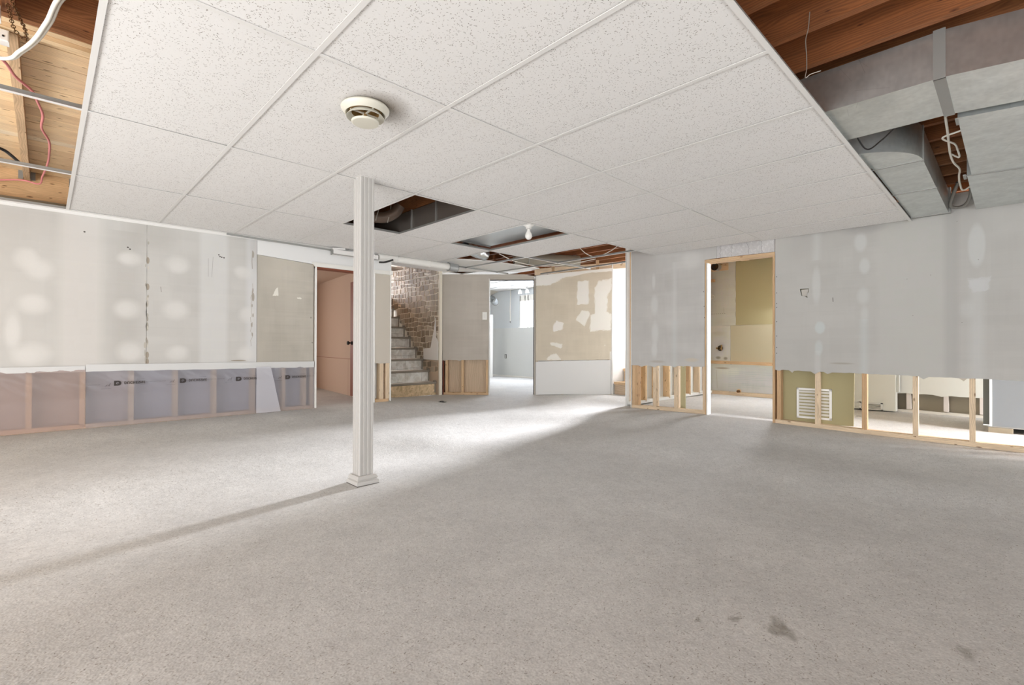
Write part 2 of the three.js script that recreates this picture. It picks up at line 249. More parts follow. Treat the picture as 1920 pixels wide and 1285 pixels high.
// ------------------------------------------------------------------ outer shell: foundation walls round the whole basement, with window openings
{
  const e = 0.18, B = -1.05, T = 1.75;
  const wl = struct('wall_west', uvh(0, 0, 0).map((x, i) => i === 1 ? -HY : x)); // u = -3.2, windows towards v
  const add = (p, x0, x1, h0, h1, v0, v1) => part('foundation', bx(x0, x1, h0 + HY, h1 + HY, -v1, -v0), M.outer, p);
  const ring = (p, x0, x1, v0, v1, ax, a0, a1, h0, h1) => { // wall slab with one opening along axis ax
    if (ax === 'v') { add(p, x0, x1, B, T, v0, a0); add(p, x0, x1, B, T, a1, v1); add(p, x0, x1, B, h0, a0, a1); add(p, x0, x1, h1, T, a0, a1); } else { add(p, x0, a0, B, T, v0, v1); add(p, a1, x1, B, T, v0, v1); add(p, a0, a1, B, h0, v0, v1); add(p, a0, a1, h1, T, v0, v1); }
  };
  ring(wl, -3.2 - e, -3.2, -3 - e, 9.2 + e, 'v', -0.75, 3.95, -0.85, 0.95);
  const ws = struct('wall_south'); ring(ws, -3.2, 8.05, -3 - e, -3, 'u', -1.65, 4.05, -0.85, 0.95);
  const wn = struct('wall_north'); ring(wn, -3.2, 3.45, 9.2, 9.2 + e, 'u', 0.2, 1.8, -0.1, 0.75); ring(wn, 3.45, 8.05, 9.2, 9.2 + e, 'u', 3.5, 4.3, 0.6, 1.4);
  const we = struct('wall_east');
  add(we, 8.05, 8.05 + e, B, T, -3 - e, 3.5); add(we, 8.05, 8.05 + e, B, 0.58, 3.5, 4.36); add(we, 8.05, 8.05 + e, 1.4, T, 3.5, 4.36); add(we, 8.05, 8.05 + e, B, T, 4.36, 6.55); add(we, 8.05, 8.05 + e, B, 0.4, 6.55, 7.97); add(we, 8.05, 8.05 + e, 1.14, T, 6.55, 7.97); add(we, 8.05, 8.05 + e, B, T, 7.97, 9.2 + e);
  // window frames in the openings behind the camera
  const win = (n, pts, along) => { const w = struct(n); const [a0, a1, h0, h1, c] = pts; const m = 3; for (let k = 0; k <= m; k++) { const a = a0 + (a1 - a0) * k / m; part('mullion', along === 'v' ? bx(c - 0.03, c + 0.03, h0 + HY, h1 + HY, -a - 0.025, -a + 0.025) : bx(a - 0.025, a + 0.025, h0 + HY, h1 + HY, -c - 0.03, -c + 0.03), M.white, w); } for (const hh of [h0, h1]) part('window_rail', along === 'v' ? bx(c - 0.03, c + 0.03, hh - 0.025 + HY, hh + 0.025 + HY, -a1, -a0) : bx(a0, a1, hh - 0.025 + HY, hh + 0.025 + HY, -c - 0.03, -c + 0.03), M.white, w); return w; };
  win('window_2', [-0.75, 3.95, -0.85, 0.95, -3.3], 'v'); win('window_3', [-1.65, 4.05, -0.85, 0.95, -3.1], 'u'); win('window_4', [0.2, 1.8, -0.1, 0.75, 9.3], 'u');
}

// ------------------------------------------------------------------ floor structure overhead: deck boards, joists, built-up beam
const up = struct('ceiling');
{
  let v = -3.2; while (v < 9.4) { const w = rr(0.105, 0.15); const g = bx(-3.4, 8.25, 1.53 + HY, 1.555 + HY, -(v + w - 0.007), -v); part('deck_board', g, pick(M.deck), up); v += w; }
  part('deck_cover', bx(-3.4, 8.25, 1.557 + HY, 1.75 + HY, -9.4, 3.2), M.joist[0], up);
  for (let k = -9; k < 27; k++) {
    const u = -0.11 + 0.305 * k;
    const left = u < 0.1;
    part('joist', bx(u - 0.019, u + 0.019, 1.34 + HY, 1.529 + HY, 3.2 * 0 - 2.82, 2.98), pick(M.joist), up);
    const j = part('joist', bx(u - 0.019, u + 0.019, 1.34 + HY, (u < 1.3 ? 1.409 : 1.529) + HY, -5.62, -3.0), left ? pick(M.wood) : pick(M.joist), up);
    if (k > -3 && k < 3) part('joist_hanger', [bx(u - 0.05, u - 0.022, 1.345 + HY, 1.45 + HY, -5.618, -5.612), bx(u + 0.022, u + 0.05, 1.345 + HY, 1.45 + HY, -5.618, -5.612), bx(u - 0.023, u - 0.02, 1.338 + HY, 1.45 + HY, -5.618, -5.55), bx(u + 0.02, u + 0.023, 1.338 + HY, 1.45 + HY, -5.618, -5.55)], M.galvDull, j);
    part('joist', bx(u - 0.019, u + 0.019, 1.34 + HY, 1.529 + HY, -9.15, -5.68), pick(M.joist), up);
  }
  { let w0 = 3.0; while (w0 < 5.6) { const w = Math.min(rr(0.085, 0.15), 5.615 - w0); if (w > 0.02) part('plank', bx(-3.2, 1.29, 1.411 + rr(0, 0.004) + HY, 1.434 + HY, -(w0 + w - 0.005), -w0), pick(M.plank), up); w0 += w; } part('plank_backing', bx(-3.2, 1.3, 1.436 + HY, 1.45 + HY, -5.6, -3.0), M.rubber, up); }
  for (let i = 0; i < 4; i++) part('beam_ply', bx(-3.2, 8.05, 1.34 + rr(-0.003, 0.003) + HY, 1.529 + HY, -(2.83 + 0.0405 * i + 0.039), -(2.83 + 0.0405 * i)), i ? M.deck[i] : M.joist[0], up);
  part('rim_board', bx(-3.2, 3.1, 1.185 + HY, 1.529 + HY, -5.66, -5.622), M.deck[2], up);
  part('sill_ledge', bx(-3.2, 3.1, 1.08 + HY, 1.184 + HY, -5.66, -5.59), std(0xa59880, 0.9), up);
}

// ------------------------------------------------------------------ suspended ceiling: tiles, tees
const drop = struct('ceiling');
const MU = (i) => 0.1318 + 0.6096 * i, LV = [0.634, 1.8448, 3.0719, 4.299, 5.47], rightU = (v) => 5.585 - 0.05 * v;
{
  const open = (i, j) => (i === 3 && j === 2) || (i === 5 && j === 2) || (i >= 7 && j === 2) || (i >= 6 && j === 3);
  for (let j = 0; j < 4; j++) for (let i = 0; i < 9; i++) {
    if (open(i, j)) continue;
    const v0 = LV[j] + 0.004, v1 = LV[j + 1] - 0.004, a = MU(i) + 0.004, b = Math.min(MU(i + 1) - 0.004, rightU(v1) - 0.004);
    const g = new THREE.BoxGeometry(b - a, 0.016, v1 - v0); const p = g.attributes.position, uv = g.attributes.uv; const fx = rnd() < 0.5 ? 1 : -1;
    for (let k = 0; k < p.count; k++) uv.setXY(k, fx * p.getX(k) / 0.6096 + 0.5, p.getZ(k) / 1.2271 + 0.5);
    const m = part('ceiling_tile', g, M.tile[(i + j * 2) % 2], drop); m.position.set((a + b) / 2, H + 0.0112 + rr(0, 0.0012) + HY, -(v0 + v1) / 2); m.rotation.set(rr(-0.0012, 0.0012), 0, rr(-0.0016, 0.0016));
  }
  const teeU = (v, u0, u1, bare) => { const t = part('main_tee', bx(u0, u1, H - 0.001 + HY, H + 0.001 + HY, -v - 0.0105, -v + 0.0105), M.tee, drop); part('tee_web', [bx(u0, u1, H + 0.001 + HY, H + 0.021 + HY, -v - 0.001, -v + 0.001), bx(u0, u1, H + 0.018 + HY, H + 0.0225 + HY, -v - 0.003, -v + 0.003), ...(bare ? Array.from({ length: Math.floor((u1 - u0) / 0.3) }, (_, k) => bx(u0 + 0.15 + k * 0.3, u0 + 0.16 + k * 0.3, H + 0.007 + HY, H + 0.017 + HY, -v - 0.003, -v + 0.003)) : [])], M.web, t); };
  const teeV = (u, v0, v1, name = 'cross_tee') => { const t = part(name, bx(u - 0.0105, u + 0.0105, H - 0.0015 + HY, H + 0.0005 + HY, -v1, -v0), M.tee, drop); part('tee_web', [bx(u - 0.001, u + 0.001, H + 0.001 + HY, H + 0.019 + HY, -v1, -v0), bx(u - 0.003, u + 0.003, H + 0.0165 + HY, H + 0.021 + HY, -v1, -v0)], M.web, t); };
  teeU(LV[0], 0.12, 5.54, true); teeU(LV[1], -3.2, 5.49, true); teeU(LV[2], -3.2, 5.43, true); teeU(LV[3], -3.2, 5.75, true); teeU(5.44, -3.2, 2.35, true);
  teeV(MU(0), 0.62, 5.46, 'edge_tee');
  for (let i = 1; i < 9; i++) for (let j = 0; j < 4; j++) { if (i >= 9) continue; const v1 = j === 3 && i >= 7 ? 5.55 : LV[j + 1]; teeV(MU(i), LV[j], v1); }
  teeV(MU(9), 3.45, 5.2); teeU(5.526, 3.8, 5.25, false);
  // soot mark the diffuser has blown on its tile
  { const am = canvasTex(256, 256, (g) => { g.fillStyle = '#000'; g.fillRect(0, 0, 256, 256); const gr = g.createRadialGradient(128, 128, 30, 128, 128, 126); gr.addColorStop(0, 'rgb(190,190,190)'); gr.addColorStop(0.35, 'rgb(120,120,120)'); gr.addColorStop(1, 'rgb(0,0,0)'); g.fillStyle = gr; g.fillRect(0, 0, 256, 256); }, false, false); const sg = new THREE.PlaneGeometry(0.34, 0.34).rotateX(Math.PI / 2).translate(1.115, H + 0.0006 + HY, -2.065); part('soot_mark', sg, new THREE.MeshStandardMaterial({ color: 0x7d6a50, roughness: 1, alphaMap: am, transparent: true, opacity: 0.75 }), drop); }
  // wall angle along the left wall, a little loose
  part('wall_angle', [bx(-3.2, 2.36, H - 0.028 + HY, H + 0.002 + HY, -5.472, -5.468), bx(-3.2, 2.36, H - 0.003 + HY, H - 0.001 + HY, -5.47, -5.445)], M.tee, drop);
  part('wall_angle', board(uvh(1.3, H - 0.012, 5.44), uvh(2.5, H - 0.03, 5.44), 0.018, 0.006), M.web, drop);
}

// ------------------------------------------------------------------ left wall (plane v = 5.47)
const wallL = struct('wall_left', [0, 0, 5.47]);
const lift = (u, v) => floorH(u, v);
{
  const LB = [-0.65, -0.3, 1.65, 1.2];
  const warm = '216,213,207', cool = '220,220,219';
  const map = boardTex(2048, 1336, LB, '#c6c4bf', (P) => {
    P.band(0.10, 0.34, -0.3, 1.2, warm, 0.55, 0.05); P.band(0.44, 0.6, -0.3, 1.0, '178,175,170', 0.35, 0.06); P.band(1.09, 1.31, -0.3, 1.2, cool, 0.5, 0.03); P.band(-0.65, -0.3, -0.3, 1.2, warm, 0.35, 0.06); P.band(1.5, 1.65, -0.3, 1.2, '216,216,216', 0.6, 0.03);
    for (const [x, y, a, b] of [[-0.11, 0.68, 0.09, 0.11], [-0.03, 0.60, 0.11, 0.11], [-0.06, 0.316, 0.12, 0.10], [-0.07, -0.087, 0.14, 0.12], [0.545, 0.76, 0.10, 0.08], [0.53, 0.31, 0.12, 0.11], [0.55, -0.07, 0.12, 0.12], [0.9, 0.75, 0.12, 0.10], [0.89, 0.32, 0.13, 0.11], [0.9, -0.09, 0.11, 0.09], [1.46, 0.73, 0.1, 0.08], [1.5, 0.3, 0.1, 0.1], [1.49, -0.1, 0.1, 0.1], [-0.18, 0.1, 0.06, 0.2]]) { P.blob(x, y, a, b, '221,219,214', 0.6, 0.5); P.blob(x + rr(-0.04, 0.04), y + rr(-0.03, 0.03), a * 0.7, b * 0.7, '222,220,216', 0.35, 0.4); }
    P.blob(0.7, 1.0, 0.25, 0.2, '172,168,162', 0.4); P.blob(1.6, 0.98, 0.1, 0.3, '172,169,164', 0.3);
    for (let i = 0; i < 26; i++) { const k = Math.round(rr(-26, 30)); P.mark(0.667 + rr(-0.012, 0.012), rr(-0.2, 0.98), rr(0.003, 0.010), rr(0.012, 0.04), `rgba(${176 + k},${170 + k},${158 + k},0.85)`); }
    for (const y of [0.76, 0.52, -0.1, -0.16]) P.mark(0.674, y, 0.012, 0.03, 'rgba(160,150,134,0.95)');
    P.line([[1.545, 0.97], [1.54, 0.86], [1.545, 0.78]], '#a39d93', 0.006); for (const [y, s] of [[0.93, 1], [0.49, 1.3], [0.53, 0.7], [0.3, 0.6], [0.2, 0.7], [0.1, 0.6], [0.56, 0.6], [0.4, 0.5]]) P.mark(1.545 + rr(-0.012, 0.012), y, 0.010 * s, 0.035 * s, '#a8a196'); for (let y = -0.02; y < 0.6; y += 0.05) P.line([[1.54 + rr(-0.012, 0.012), y], [1.54 + rr(-0.012, 0.012), y + 0.05]], '#b5afa5', 0.004);
    for (const [x, y] of [[0.53, 0.86], [0.545, 0.845], [0.24, 0.95], [1.25, 0.87], [1.265, 0.865], [1.285, 0.862], [1.24, 0.885]]) P.mark(x, y, 0.007, 0.006, '#4a4640');
    P.line([[0.77, 0.53], [0.775, 0.48]], '#8b867e', 0.004); P.line([[1.15, 0.84], [1.15, 0.66]], 'rgba(150,146,140,0.7)', 0.003); P.line([[1.19, 0.86], [1.18, 0.66]], 'rgba(150,146,140,0.7)', 0.003); P.mark(1.42, -0.165, 0.07, 0.006, 'rgba(140,128,110,0.8)');
  });
  const mL = std(0xffffff, 0.93, { map });
  const yT = 1.1, crackA = ragged(0.6655, yT, 0.6655, -0.245, 40, 0.001, 0.006), crackB = ragged(0.667, -0.245, 0.667, yT, 40, 0.0008);
  part('drywall_panel', sheet([[-3.2, -0.23], [-0.6, -0.235], [-0.6, yT], [-3.2, yT]], 0, 0.012), M.drywall, wallL);
  part('drywall_panel', sheet([[-0.597, -0.235], ...ragged(-0.59, -0.235, 0.65, -0.24, 24, 0.004), ...crackA.reverse(), [-0.597, yT]], 0, 0.012, LB), mL, wallL);
  part('drywall_panel', sheet([...ragged(0.672, -0.245, 1.585, -0.25, 18, 0.004), [1.588, -0.25], [1.588, yT], ...crackB.reverse()], 0, 0.012, LB), mL, wallL);
  // beige painted board up to the doorway
  const BB = [1.59, -0.3, 2.2, 0.95];
  const mB = std(0xffffff, 0.9, { map: boardTex(512, 1024, BB, '#b8b2a6', (P) => { P.poly([[1.745, 0.52], [1.80, 0.52], [1.797, 0.61], [1.775, 0.585]], '236,233,222', 0.95, 0.004); P.poly([[2.0, 0.515], [2.04, 0.52], [2.045, 0.50], [2.0, 0.505]], '232,229,218', 0.9, 0.006); P.blob(1.9, 0.75, 0.3, 0.4, '214,207,194', 0.3); P.mark(2.15, 0.3, 0.004, 0.01, '#6a6458'); P.mark(2.165, 0.02, 0.004, 0.008, '#6a6458'); }) });
  part('drywall_panel', sheet([...ragged(1.592, -0.25, 2.178, -0.26, 14, 0.004), [2.18, 0.87], [2.165, 0.9], [1.592, 0.935]], -0.004, 0.012, BB), mB, wallL, 'beige painted drywall panel');
  part('drywall_panel', sheet([[1.59, 0.937], [2.14, 0.905], [3.155, 0.905], [3.155, 1.3], [1.59, 1.3]], 0.002, 0.014), std(0xe6e6e4, 0.9), wallL, 'white header board over the doorway');
  part('header_trim', sheet([[2.15, 0.925], [2.19, 0.878], [3.15, 0.878], [3.15, 0.925]], 0.016, 0.02), std(0xe9e7e0, 0.85), wallL, 'bevelled white lintel strip');
  part('trim_clip', bx(3.13, 3.16, 0.88, 0.93, -0.01, 0.03), M.porcelain, wallL);
  part('drywall_panel', sheet([...ragged(2.935, -0.235, 3.15, -0.235, 6, 0.004), [3.153, 0.905], [2.935, 0.905]], -0.002, 0.012), M.beige, wallL, 'narrow beige panel beside the stairs');
  // lower frame
  const studs = [-3.1, -2.75, -2.4, -2.05, -1.7, -1.35, -1.02, -0.72, -0.41, -0.088, 0.235, 0.563, 0.892, 1.211, 1.564, 1.865, 2.086, 2.165];
  for (const x of studs) part('stud', bx(x - 0.018, x + 0.018, lift(x, 5.5) + 0.036, 1.1, -0.102, -0.0135), M.paleWood, wallL);
  for (let k = 0; k < 6; k++) { const x0 = -3.2 + k * 0.9, x1 = Math.min(x0 + 0.9, 2.185); part('bottom_plate', board([x0, lift(x0, 5.47) + 0.017, -0.058], [x1, lift(x1, 5.47) + 0.017, -0.058], 0.036, 0.089), M.wood[1], wallL); }
  part('backing_panel', bx(-3.2, 0.55, -0.74, 1.08, -0.125, -0.115), M.mauve, wallL); part('backing_panel', bx(0.552, 2.19, -0.74, 1.08, -0.125, -0.115), std(0xb0aeb4, 0.9), wallL);
  for (const x of [3.035, 3.115]) part('stud', bx(x - 0.024, x + 0.024, lift(x, 5.5) + 0.036, 0.95, -0.1, -0.012), M.wood[0], wallL);
  part('bottom_plate', board([2.93, lift(2.95, 5.47) + 0.017, -0.055], [3.13, lift(3.1, 5.47) + 0.017, -0.055], 0.036, 0.089), M.wood[1], wallL);
  part('backing_panel', bx(2.93, 3.16, -0.74, 0.95, -0.115, -0.105), M.white, wallL);
  part('corner_bead', bx(3.142, 3.156, -0.71, 0.9, -0.11, 0.001), M.white, wallL);
  part('wall_return', bx(3.158, 3.2, -0.78, 1.3, -0.86, -0.1), M.beige, wallL); part('wall_return', bx(3.2, 3.4, -0.78, 1.3, -0.86, -0.82), M.beige, wallL);
}
// doorway 1 with its open red-brown leaf
{
  const d = struct('door_1', [0, 0, 5.47]);
  part('jamb', bx(2.192, 2.212, lift(2.2, 5.47), 0.88, -0.12, 0.004), M.white, d); part('jamb', bx(2.912, 2.932, lift(2.9, 5.47), 0.88, -0.12, 0.004), M.white, d); part('head_jamb', bx(2.192, 2.93, 0.862, 0.878, -0.12, 0.0), M.redBrown, d);
  const leaf = part('door_leaf', cbx(0, 0.7, -0.70, 0.85, -0.02, 0.02, 0.003), M.redBrown, d); leaf.position.set(2.955, 0, -0.13); leaf.rotation.y = THREE.MathUtils.degToRad(84);
  const k = part('door_knob', new THREE.LatheGeometry([[0, 0], [0.026, 0], [0.027, 0.006], [0.010, 0.012], [0.009, 0.032], [0.022, 0.042], [0.027, 0.054], [0.022, 0.066], [0, 0.070]].map((p) => new THREE.Vector2(...p)), 24), M.darkMetal, leaf, 'black round door knob'); k.rotation.x = -Math.PI / 2; k.position.set(0.63, 0.02, -0.02);
}
// laundry side: orange painted room seen through doorway 1
{
  const o = struct('wall_laundry');
  const a = [3.0, 5.62], b = [3.34, 8.4], L = Math.hypot(b[0] - a[0], b[1] - a[1]);
  const g = new THREE.Group(); g.name = 'orange_wall'; o.add(g); g.position.set(a[0], HY, -a[1]); g.rotation.y = Math.atan2(b[1] - a[1], b[0] - a[0]);
  part('drywall_panel', bx(0, L, -0.2, 1.0, -0.02, 0), M.orange, g); part('panel_seam', bx(0, L, -0.206, -0.2, -0.02, -0.003), M.redBrown, g); part('panel_seam', bx(0.914, 0.921, -0.72, -0.206, -0.02, -0.003), M.redBrown, g); part('drywall_panel', bx(0.921, L, -0.72, -0.206, -0.02, -0.001), M.orange, g); part('drywall_panel', bx(0, 0.914, -0.72, -0.206, -0.02, 0), M.orange, g);
  part('drywall_panel', bx(0.4, 3.42, 1.0 + HY, 1.02 + HY, -8.46, -5.62), M.orange, o, 'lowered ceiling board'); part('drywall_panel', bx(0.3, 0.36, -0.72 + HY, 1.0 + HY, -9.2, -5.62), M.orange, o); part('drywall_panel', bx(0.3, 3.4, -0.72 + HY, 1.0 + HY, -8.46, -8.4), M.orange, o);
  // (an opening at the far end lets in the daylight of the north window)
  o.children.pop();
  part('drywall_panel', bx(1.9, 3.42, -0.76 + HY, 1.3 + HY, -8.46, -8.4), M.orange, o);
}

// ------------------------------------------------------------------ polyethylene on the open base of the left wall
{
  const poly = new THREE.MeshPhysicalMaterial({ color: 0xdddce2, transmission: 0.74, thickness: 0, roughness: 0.16, ior: 1.3 });
  const polyClear = new THREE.MeshPhysicalMaterial({ color: 0xe2d6d2, transmission: 0.72, thickness: 0, roughness: 0.22, ior: 1.3 });
  const film = (x0, x1, y1, amp, s, slant = 0) => { const nx = Math.ceil((x1 - x0) / 0.02), ny = 24, pos = [], uv = [], idx = []; for (let j = 0; j <= ny; j++) for (let i = 0; i <= nx; i++) { const t = j / ny, xx = x0 + (x1 + slant * (1 - t) - x0) * i / nx, b = lift(xx, 5.44) + 0.004, y = b + (y1 - b) * t; const z = 0.006 + amp * (0.5 + 0.5 * perlin.noise(xx * 5 + y * 7 + s, y * 3 - xx * 2, s) + 0.35 * perlin.noise(xx * 16 + y * 22, y * 5, s + 3)) * Math.sin(Math.PI * Math.min(1, (1 - t) * 2 + 0.02)) + 0.004 * (1 - t); pos.push(xx, y, Math.max(0.003, z)); uv.push(i / nx, t); } for (let j = 0; j < ny; j++) for (let i = 0; i < nx; i++) { const a = j * (nx + 1) + i, c = a + nx + 1; idx.push(a, a + 1, c, a + 1, c + 1, c); } const g = new THREE.BufferGeometry(); g.setAttribute('position', new THREE.Float32BufferAttribute(pos, 3)); g.setAttribute('uv', new THREE.Float32BufferAttribute(uv, 2)); g.setIndex(idx); g.computeVertexNormals(); return g; };
  const tapeM = new THREE.MeshPhysicalMaterial({ color: 0xe8e8e6, transmission: 0.25, thickness: 0, roughness: 0.35 });
  const a = thing('plastic_sheet', 'clear wrinkled plastic sheet without print, taped over the left end of the wall base', 'plastic sheet', [0, 0, 5.47]);
  part('film', film(-3.2, 0.25, -0.2, 0.035, 1.7), polyClear, a); part('tape_band', sheet([[-3.2, -0.232], [0.25, -0.236], [0.25, -0.188], [-3.2, -0.182]], 0.0125, 0.001), tapeM, a);
  const b = thing('plastic_sheet', 'long milky plastic sheet with a row of black logos, taped across the wall base', 'plastic sheet', [0, 0, 5.47]);
  part('film', film(0.252, 2.185, -0.2, 0.012, 5.1), poly, b); part('tape_band', sheet([[0.254, -0.238], ...ragged(0.3, -0.236, 2.18, -0.256, 18, 0.003), [2.182, -0.19], [0.254, -0.176]], 0.0125, 0.001), tapeM, b);
  // the printed line: logo, name (the film hangs upside down, so the print is mirrored top to bottom), small print
  const alpha = canvasTex(1024, 192, (g, w, h) => {
    g.fillStyle = '#000'; g.fillRect(0, 0, w, h); g.fillStyle = '#fff'; g.strokeStyle = '#fff';
    g.translate(0, h); g.scale(1, -1);
    g.beginPath(); g.moveTo(14, 50); g.lineTo(70, 50); g.quadraticCurveTo(124, 54, 124, 97); g.quadraticCurveTo(124, 140, 70, 146); g.lineTo(14, 146); g.closePath(); g.fill();
    g.fillStyle = '#000'; g.beginPath(); g.arc(66, 98, 22, 0, 7); g.fill(); g.fillStyle = '#fff'; g.fillRect(20, 50, 10, 96); g.lineWidth = 7; g.beginPath(); g.moveTo(54, 110); g.lineTo(78, 84); g.stroke(); g.beginPath(); g.moveTo(62, 84); g.lineTo(79, 83); g.lineTo(79, 100); g.stroke();
    g.font = 'bold 70px sans-serif'; g.fillText('DUCHESNE', 164, 124, 330);
    g.fillStyle = '#999'; g.font = '20px sans-serif'; g.fillText('PARE-VAPEUR VAPOUR BARRIER 6 MIL', 504, 112, 320);
    g.fillStyle = '#888'; g.font = '14px sans-serif'; g.fillText('DUCHESNE.CA', 400, 60); g.fillRect(830, 20, 150, 4); g.fillRect(360, 160, 120, 4); g.fillRect(880, 60, 90, 4);
    g.strokeStyle = '#ccc'; g.lineWidth = 7; g.beginPath(); g.moveTo(900, 74); g.quadraticCurveTo(930, 110, 950, 80); g.lineTo(968, 124); g.stroke();
  }, false, false);
  const ink = std(0x3d3836, 0.8, { alphaMap: alpha, transparent: true });
  for (const [x, y] of [[-0.03, -0.356], [0.432, -0.345], [0.912, -0.346], [1.386, -0.352], [1.862, -0.356]]) {
    const w = Math.min(0.47, 2.178 - x), x0 = Math.max(x, 0.262), g = new THREE.PlaneGeometry(x + w - x0, 0.087); const uv = g.attributes.uv; for (let i = 0; i < 4; i++) uv.setX(i, ((x0 - x) + uv.getX(i) * (x + w - x0)) / 0.47); g.translate((x0 + x + w) / 2, y, 0.0245); part('printed_logo', g, ink, b);
  }
  const c = thing('plastic_sheet', 'loose pale flap of plastic with a slanted cut edge hanging over the printed sheet', 'plastic sheet', [0, 0, 5.47]);
  part('film', film(1.58, 1.72, -0.235, 0.02, 9.3, 0.10).translate(0, 0, 0.02), new THREE.MeshPhysicalMaterial({ color: 0xecebf0, transmission: 0.5, thickness: 0, roughness: 0.3, ior: 1.3 }), c);
}

// ------------------------------------------------------------------ right wall (local x = -v)
const wallR = struct('wall_right', [5.585, 0, 0], -Math.PI / 2 + 0.05);
{
  const fl = (x) => floorH(rightU(-x), -x);
  const RB = [-1.75, -0.3, 0.45, 1.2];
  const mR = std(0xffffff, 0.93, { map: boardTex(2048, 1396, RB, '#bbb9b4', (P) => {
    const W = '205,206,203';
    P.band(-0.86, -0.36, -0.3, 1.2, '192,190,185', 0.7, 0.03); P.band(-0.40, -0.33, -0.3, 1.2, '170,168,164', 0.5, 0.03);
    P.band(-1.38, -1.34, 0.85, 1.2, W, 0.5, 0.035); P.blob(-1.36, 0.6, 0.045, 0.22, W, 0.6, 0.6); P.blob(-1.33, 0.18, 0.05, 0.07, '198,203,201', 0.9, 0.7); P.blob(-1.34, -0.02, 0.04, 0.09, '198,203,201', 0.7, 0.6); P.band(-1.37, -1.33, -0.3, -0.05, W, 0.4, 0.015);
    P.blob(-1.0, 0.98, 0.06, 0.11, W, 0.7, 0.6); P.blob(-0.97, 0.75, 0.05, 0.09, W, 0.7, 0.6); P.blob(-0.98, 0.47, 0.06, 0.1, W, 0.6, 0.5); P.blob(-0.97, 0.3, 0.04, 0.1, W, 0.5); P.band(-0.985, -0.965, -0.28, 0.25, '198,203,201', 0.5, 0.04);
    P.blob(-0.21, 0.84, 0.06, 0.2, W, 0.7, 0.75); P.band(-0.24, -0.18, -0.28, 0.55, W, 0.45, 0.04); P.blob(-0.27, 0.31, 0.06, 0.1, W, 0.4); P.poly([[-0.26, 0.56], [-0.13, 0.57], [-0.14, 0.46], [-0.24, 0.45]], W, 0.3);
    P.band(-1.75, -1.55, 0.75, 1.2, '190,188,184', 0.6, 0.06); P.blob(-1.5, 1.0, 0.16, 0.2, '178,175,171', 0.4); P.blob(-0.98, 1.1, 0.2, 0.06, '166,163,160', 0.5); P.blob(-1.15, -0.17, 0.12, 0.012, '150,140,126', 0.5);
    for (const y of [0.72, 0.55, 0.44, 0.4, 0.25, 0.1, -0.02, -0.08]) P.mark(-1.717, y, 0.004, 0.005, '#57524b'); P.line([[-1.222, 0.47], [-1.22, 0.43]], '#5c574f', 0.005);
    for (const [x, y] of [[-0.2, 0.72], [-0.5, 0.62], [-0.62, 0.27], [-0.66, 0.6], [-0.33, 1.06], [-0.3, 0.2]]) P.mark(x, y, 0.003, 0.003, '#8b867e');
  }) });
  // right part, from the door to the edge of the picture, with a punched hole
  const hole = [[-1.505, 0.575], [-1.425, 0.575], [-1.428, 0.535], [-1.44, 0.528], [-1.438, 0.482], [-1.462, 0.50], [-1.49, 0.505], [-1.498, 0.54]];
  part('drywall_panel', sheet([...ragged(-1.732, -0.252, 0.42, -0.28, 60, 0.003, 0.03), [0.42, 1.3], [-1.732, 1.3]], 0, 0.013, RB, [hole]), mR, wallR);
  part('drywall_panel', sheet([[0.424, -0.28], [3.1, -0.28], [3.1, 1.3], [0.424, 1.3]], 0, 0.013), M.drywall, wallR);
  const flap = part('torn_paper', sheet([[-1.495, 0.57], [-1.43, 0.573], [-1.441, 0.5], [-1.487, 0.51]], 0, 0.002), std(0xc4bfb6, 0.95), wallR, 'broken piece of board bent into the hole'); flap.rotation.x = 0.12; flap.position.z = -0.075;
  // left part
  const RL = [-3.42, -0.3, -2.4, 1.2];
  const mRL = std(0xffffff, 0.93, { map: boardTex(1024, 1506, RL, '#c4c2be', (P) => { const W = '212,212,209'; for (const [x, y, a, b] of [[-3.1, 0.79, 0.03, 0.12], [-3.09, 0.5, 0.06, 0.15], [-3.08, 0.15, 0.06, 0.18], [-3.09, -0.06, 0.05, 0.12]]) P.blob(x, y, a, b, W, 0.8, 0.5); P.band(-2.84, -2.82, 0.3, 1.0, W, 0.45, 0.03); P.band(-2.845, -2.815, -0.28, 0.3, '206,210,208', 0.45, 0.035); P.band(-2.46, -2.42, -0.3, 1.2, '196,193,190', 0.4, 0.02); P.blob(-2.62, 1.0, 0.14, 0.14, '222,220,216', 0.4); P.blob(-3.05, -0.2, 0.12, 0.02, '170,160,146', 0.5); P.blob(-2.62, -0.17, 0.1, 0.03, '206,194,174', 0.7); for (const [x, y] of [[-2.48, 0.62], [-2.47, 0.32], [-2.46, -0.08], [-2.475, 0.45]]) P.mark(x, y, 0.005, 0.005, '#57524b'); }) });
  part('drywall_panel', sheet([[-3.405, -0.256], ...ragged(-3.35, -0.255, -2.49, -0.245, 20, 0.004, 0.03), [-2.468, -0.244], [-2.468, 0.985], [-2.335, 0.99], [-2.335, 1.3], [-3.405, 1.3]], 0, 0.013, RL), mRL, wallR);
  part('end_board', sheet([[-3.415, -0.80], [-3.407, -0.80], [-3.407, 1.3], [-3.415, 1.3]], 0.001, 0.12), M.white, wallR, 'white board edge at the free end of the wall');
  part('patch_board', sheet([[-2.333, 0.99], [-1.738, 0.985], [-1.738, 1.3], [-2.333, 1.3]], -0.004, 0.012, [-2.333, 0.98, -1.738, 1.14]), M.crack, wallR, 'grey cracked strip over the door');
  const S1 = [-3.38, -3.345, -3.095, -2.82, -2.475], S2 = [-1.70, -1.356, -0.974, -0.604, -0.237, 0.13, 0.5, 0.87, 1.24, 1.61, 1.98];
  for (const x of S1) part('stud', bx(x - 0.02, x + 0.02, fl(x) + 0.038, 1.28, -0.1, -0.0145), pick(M.wood), wallR);
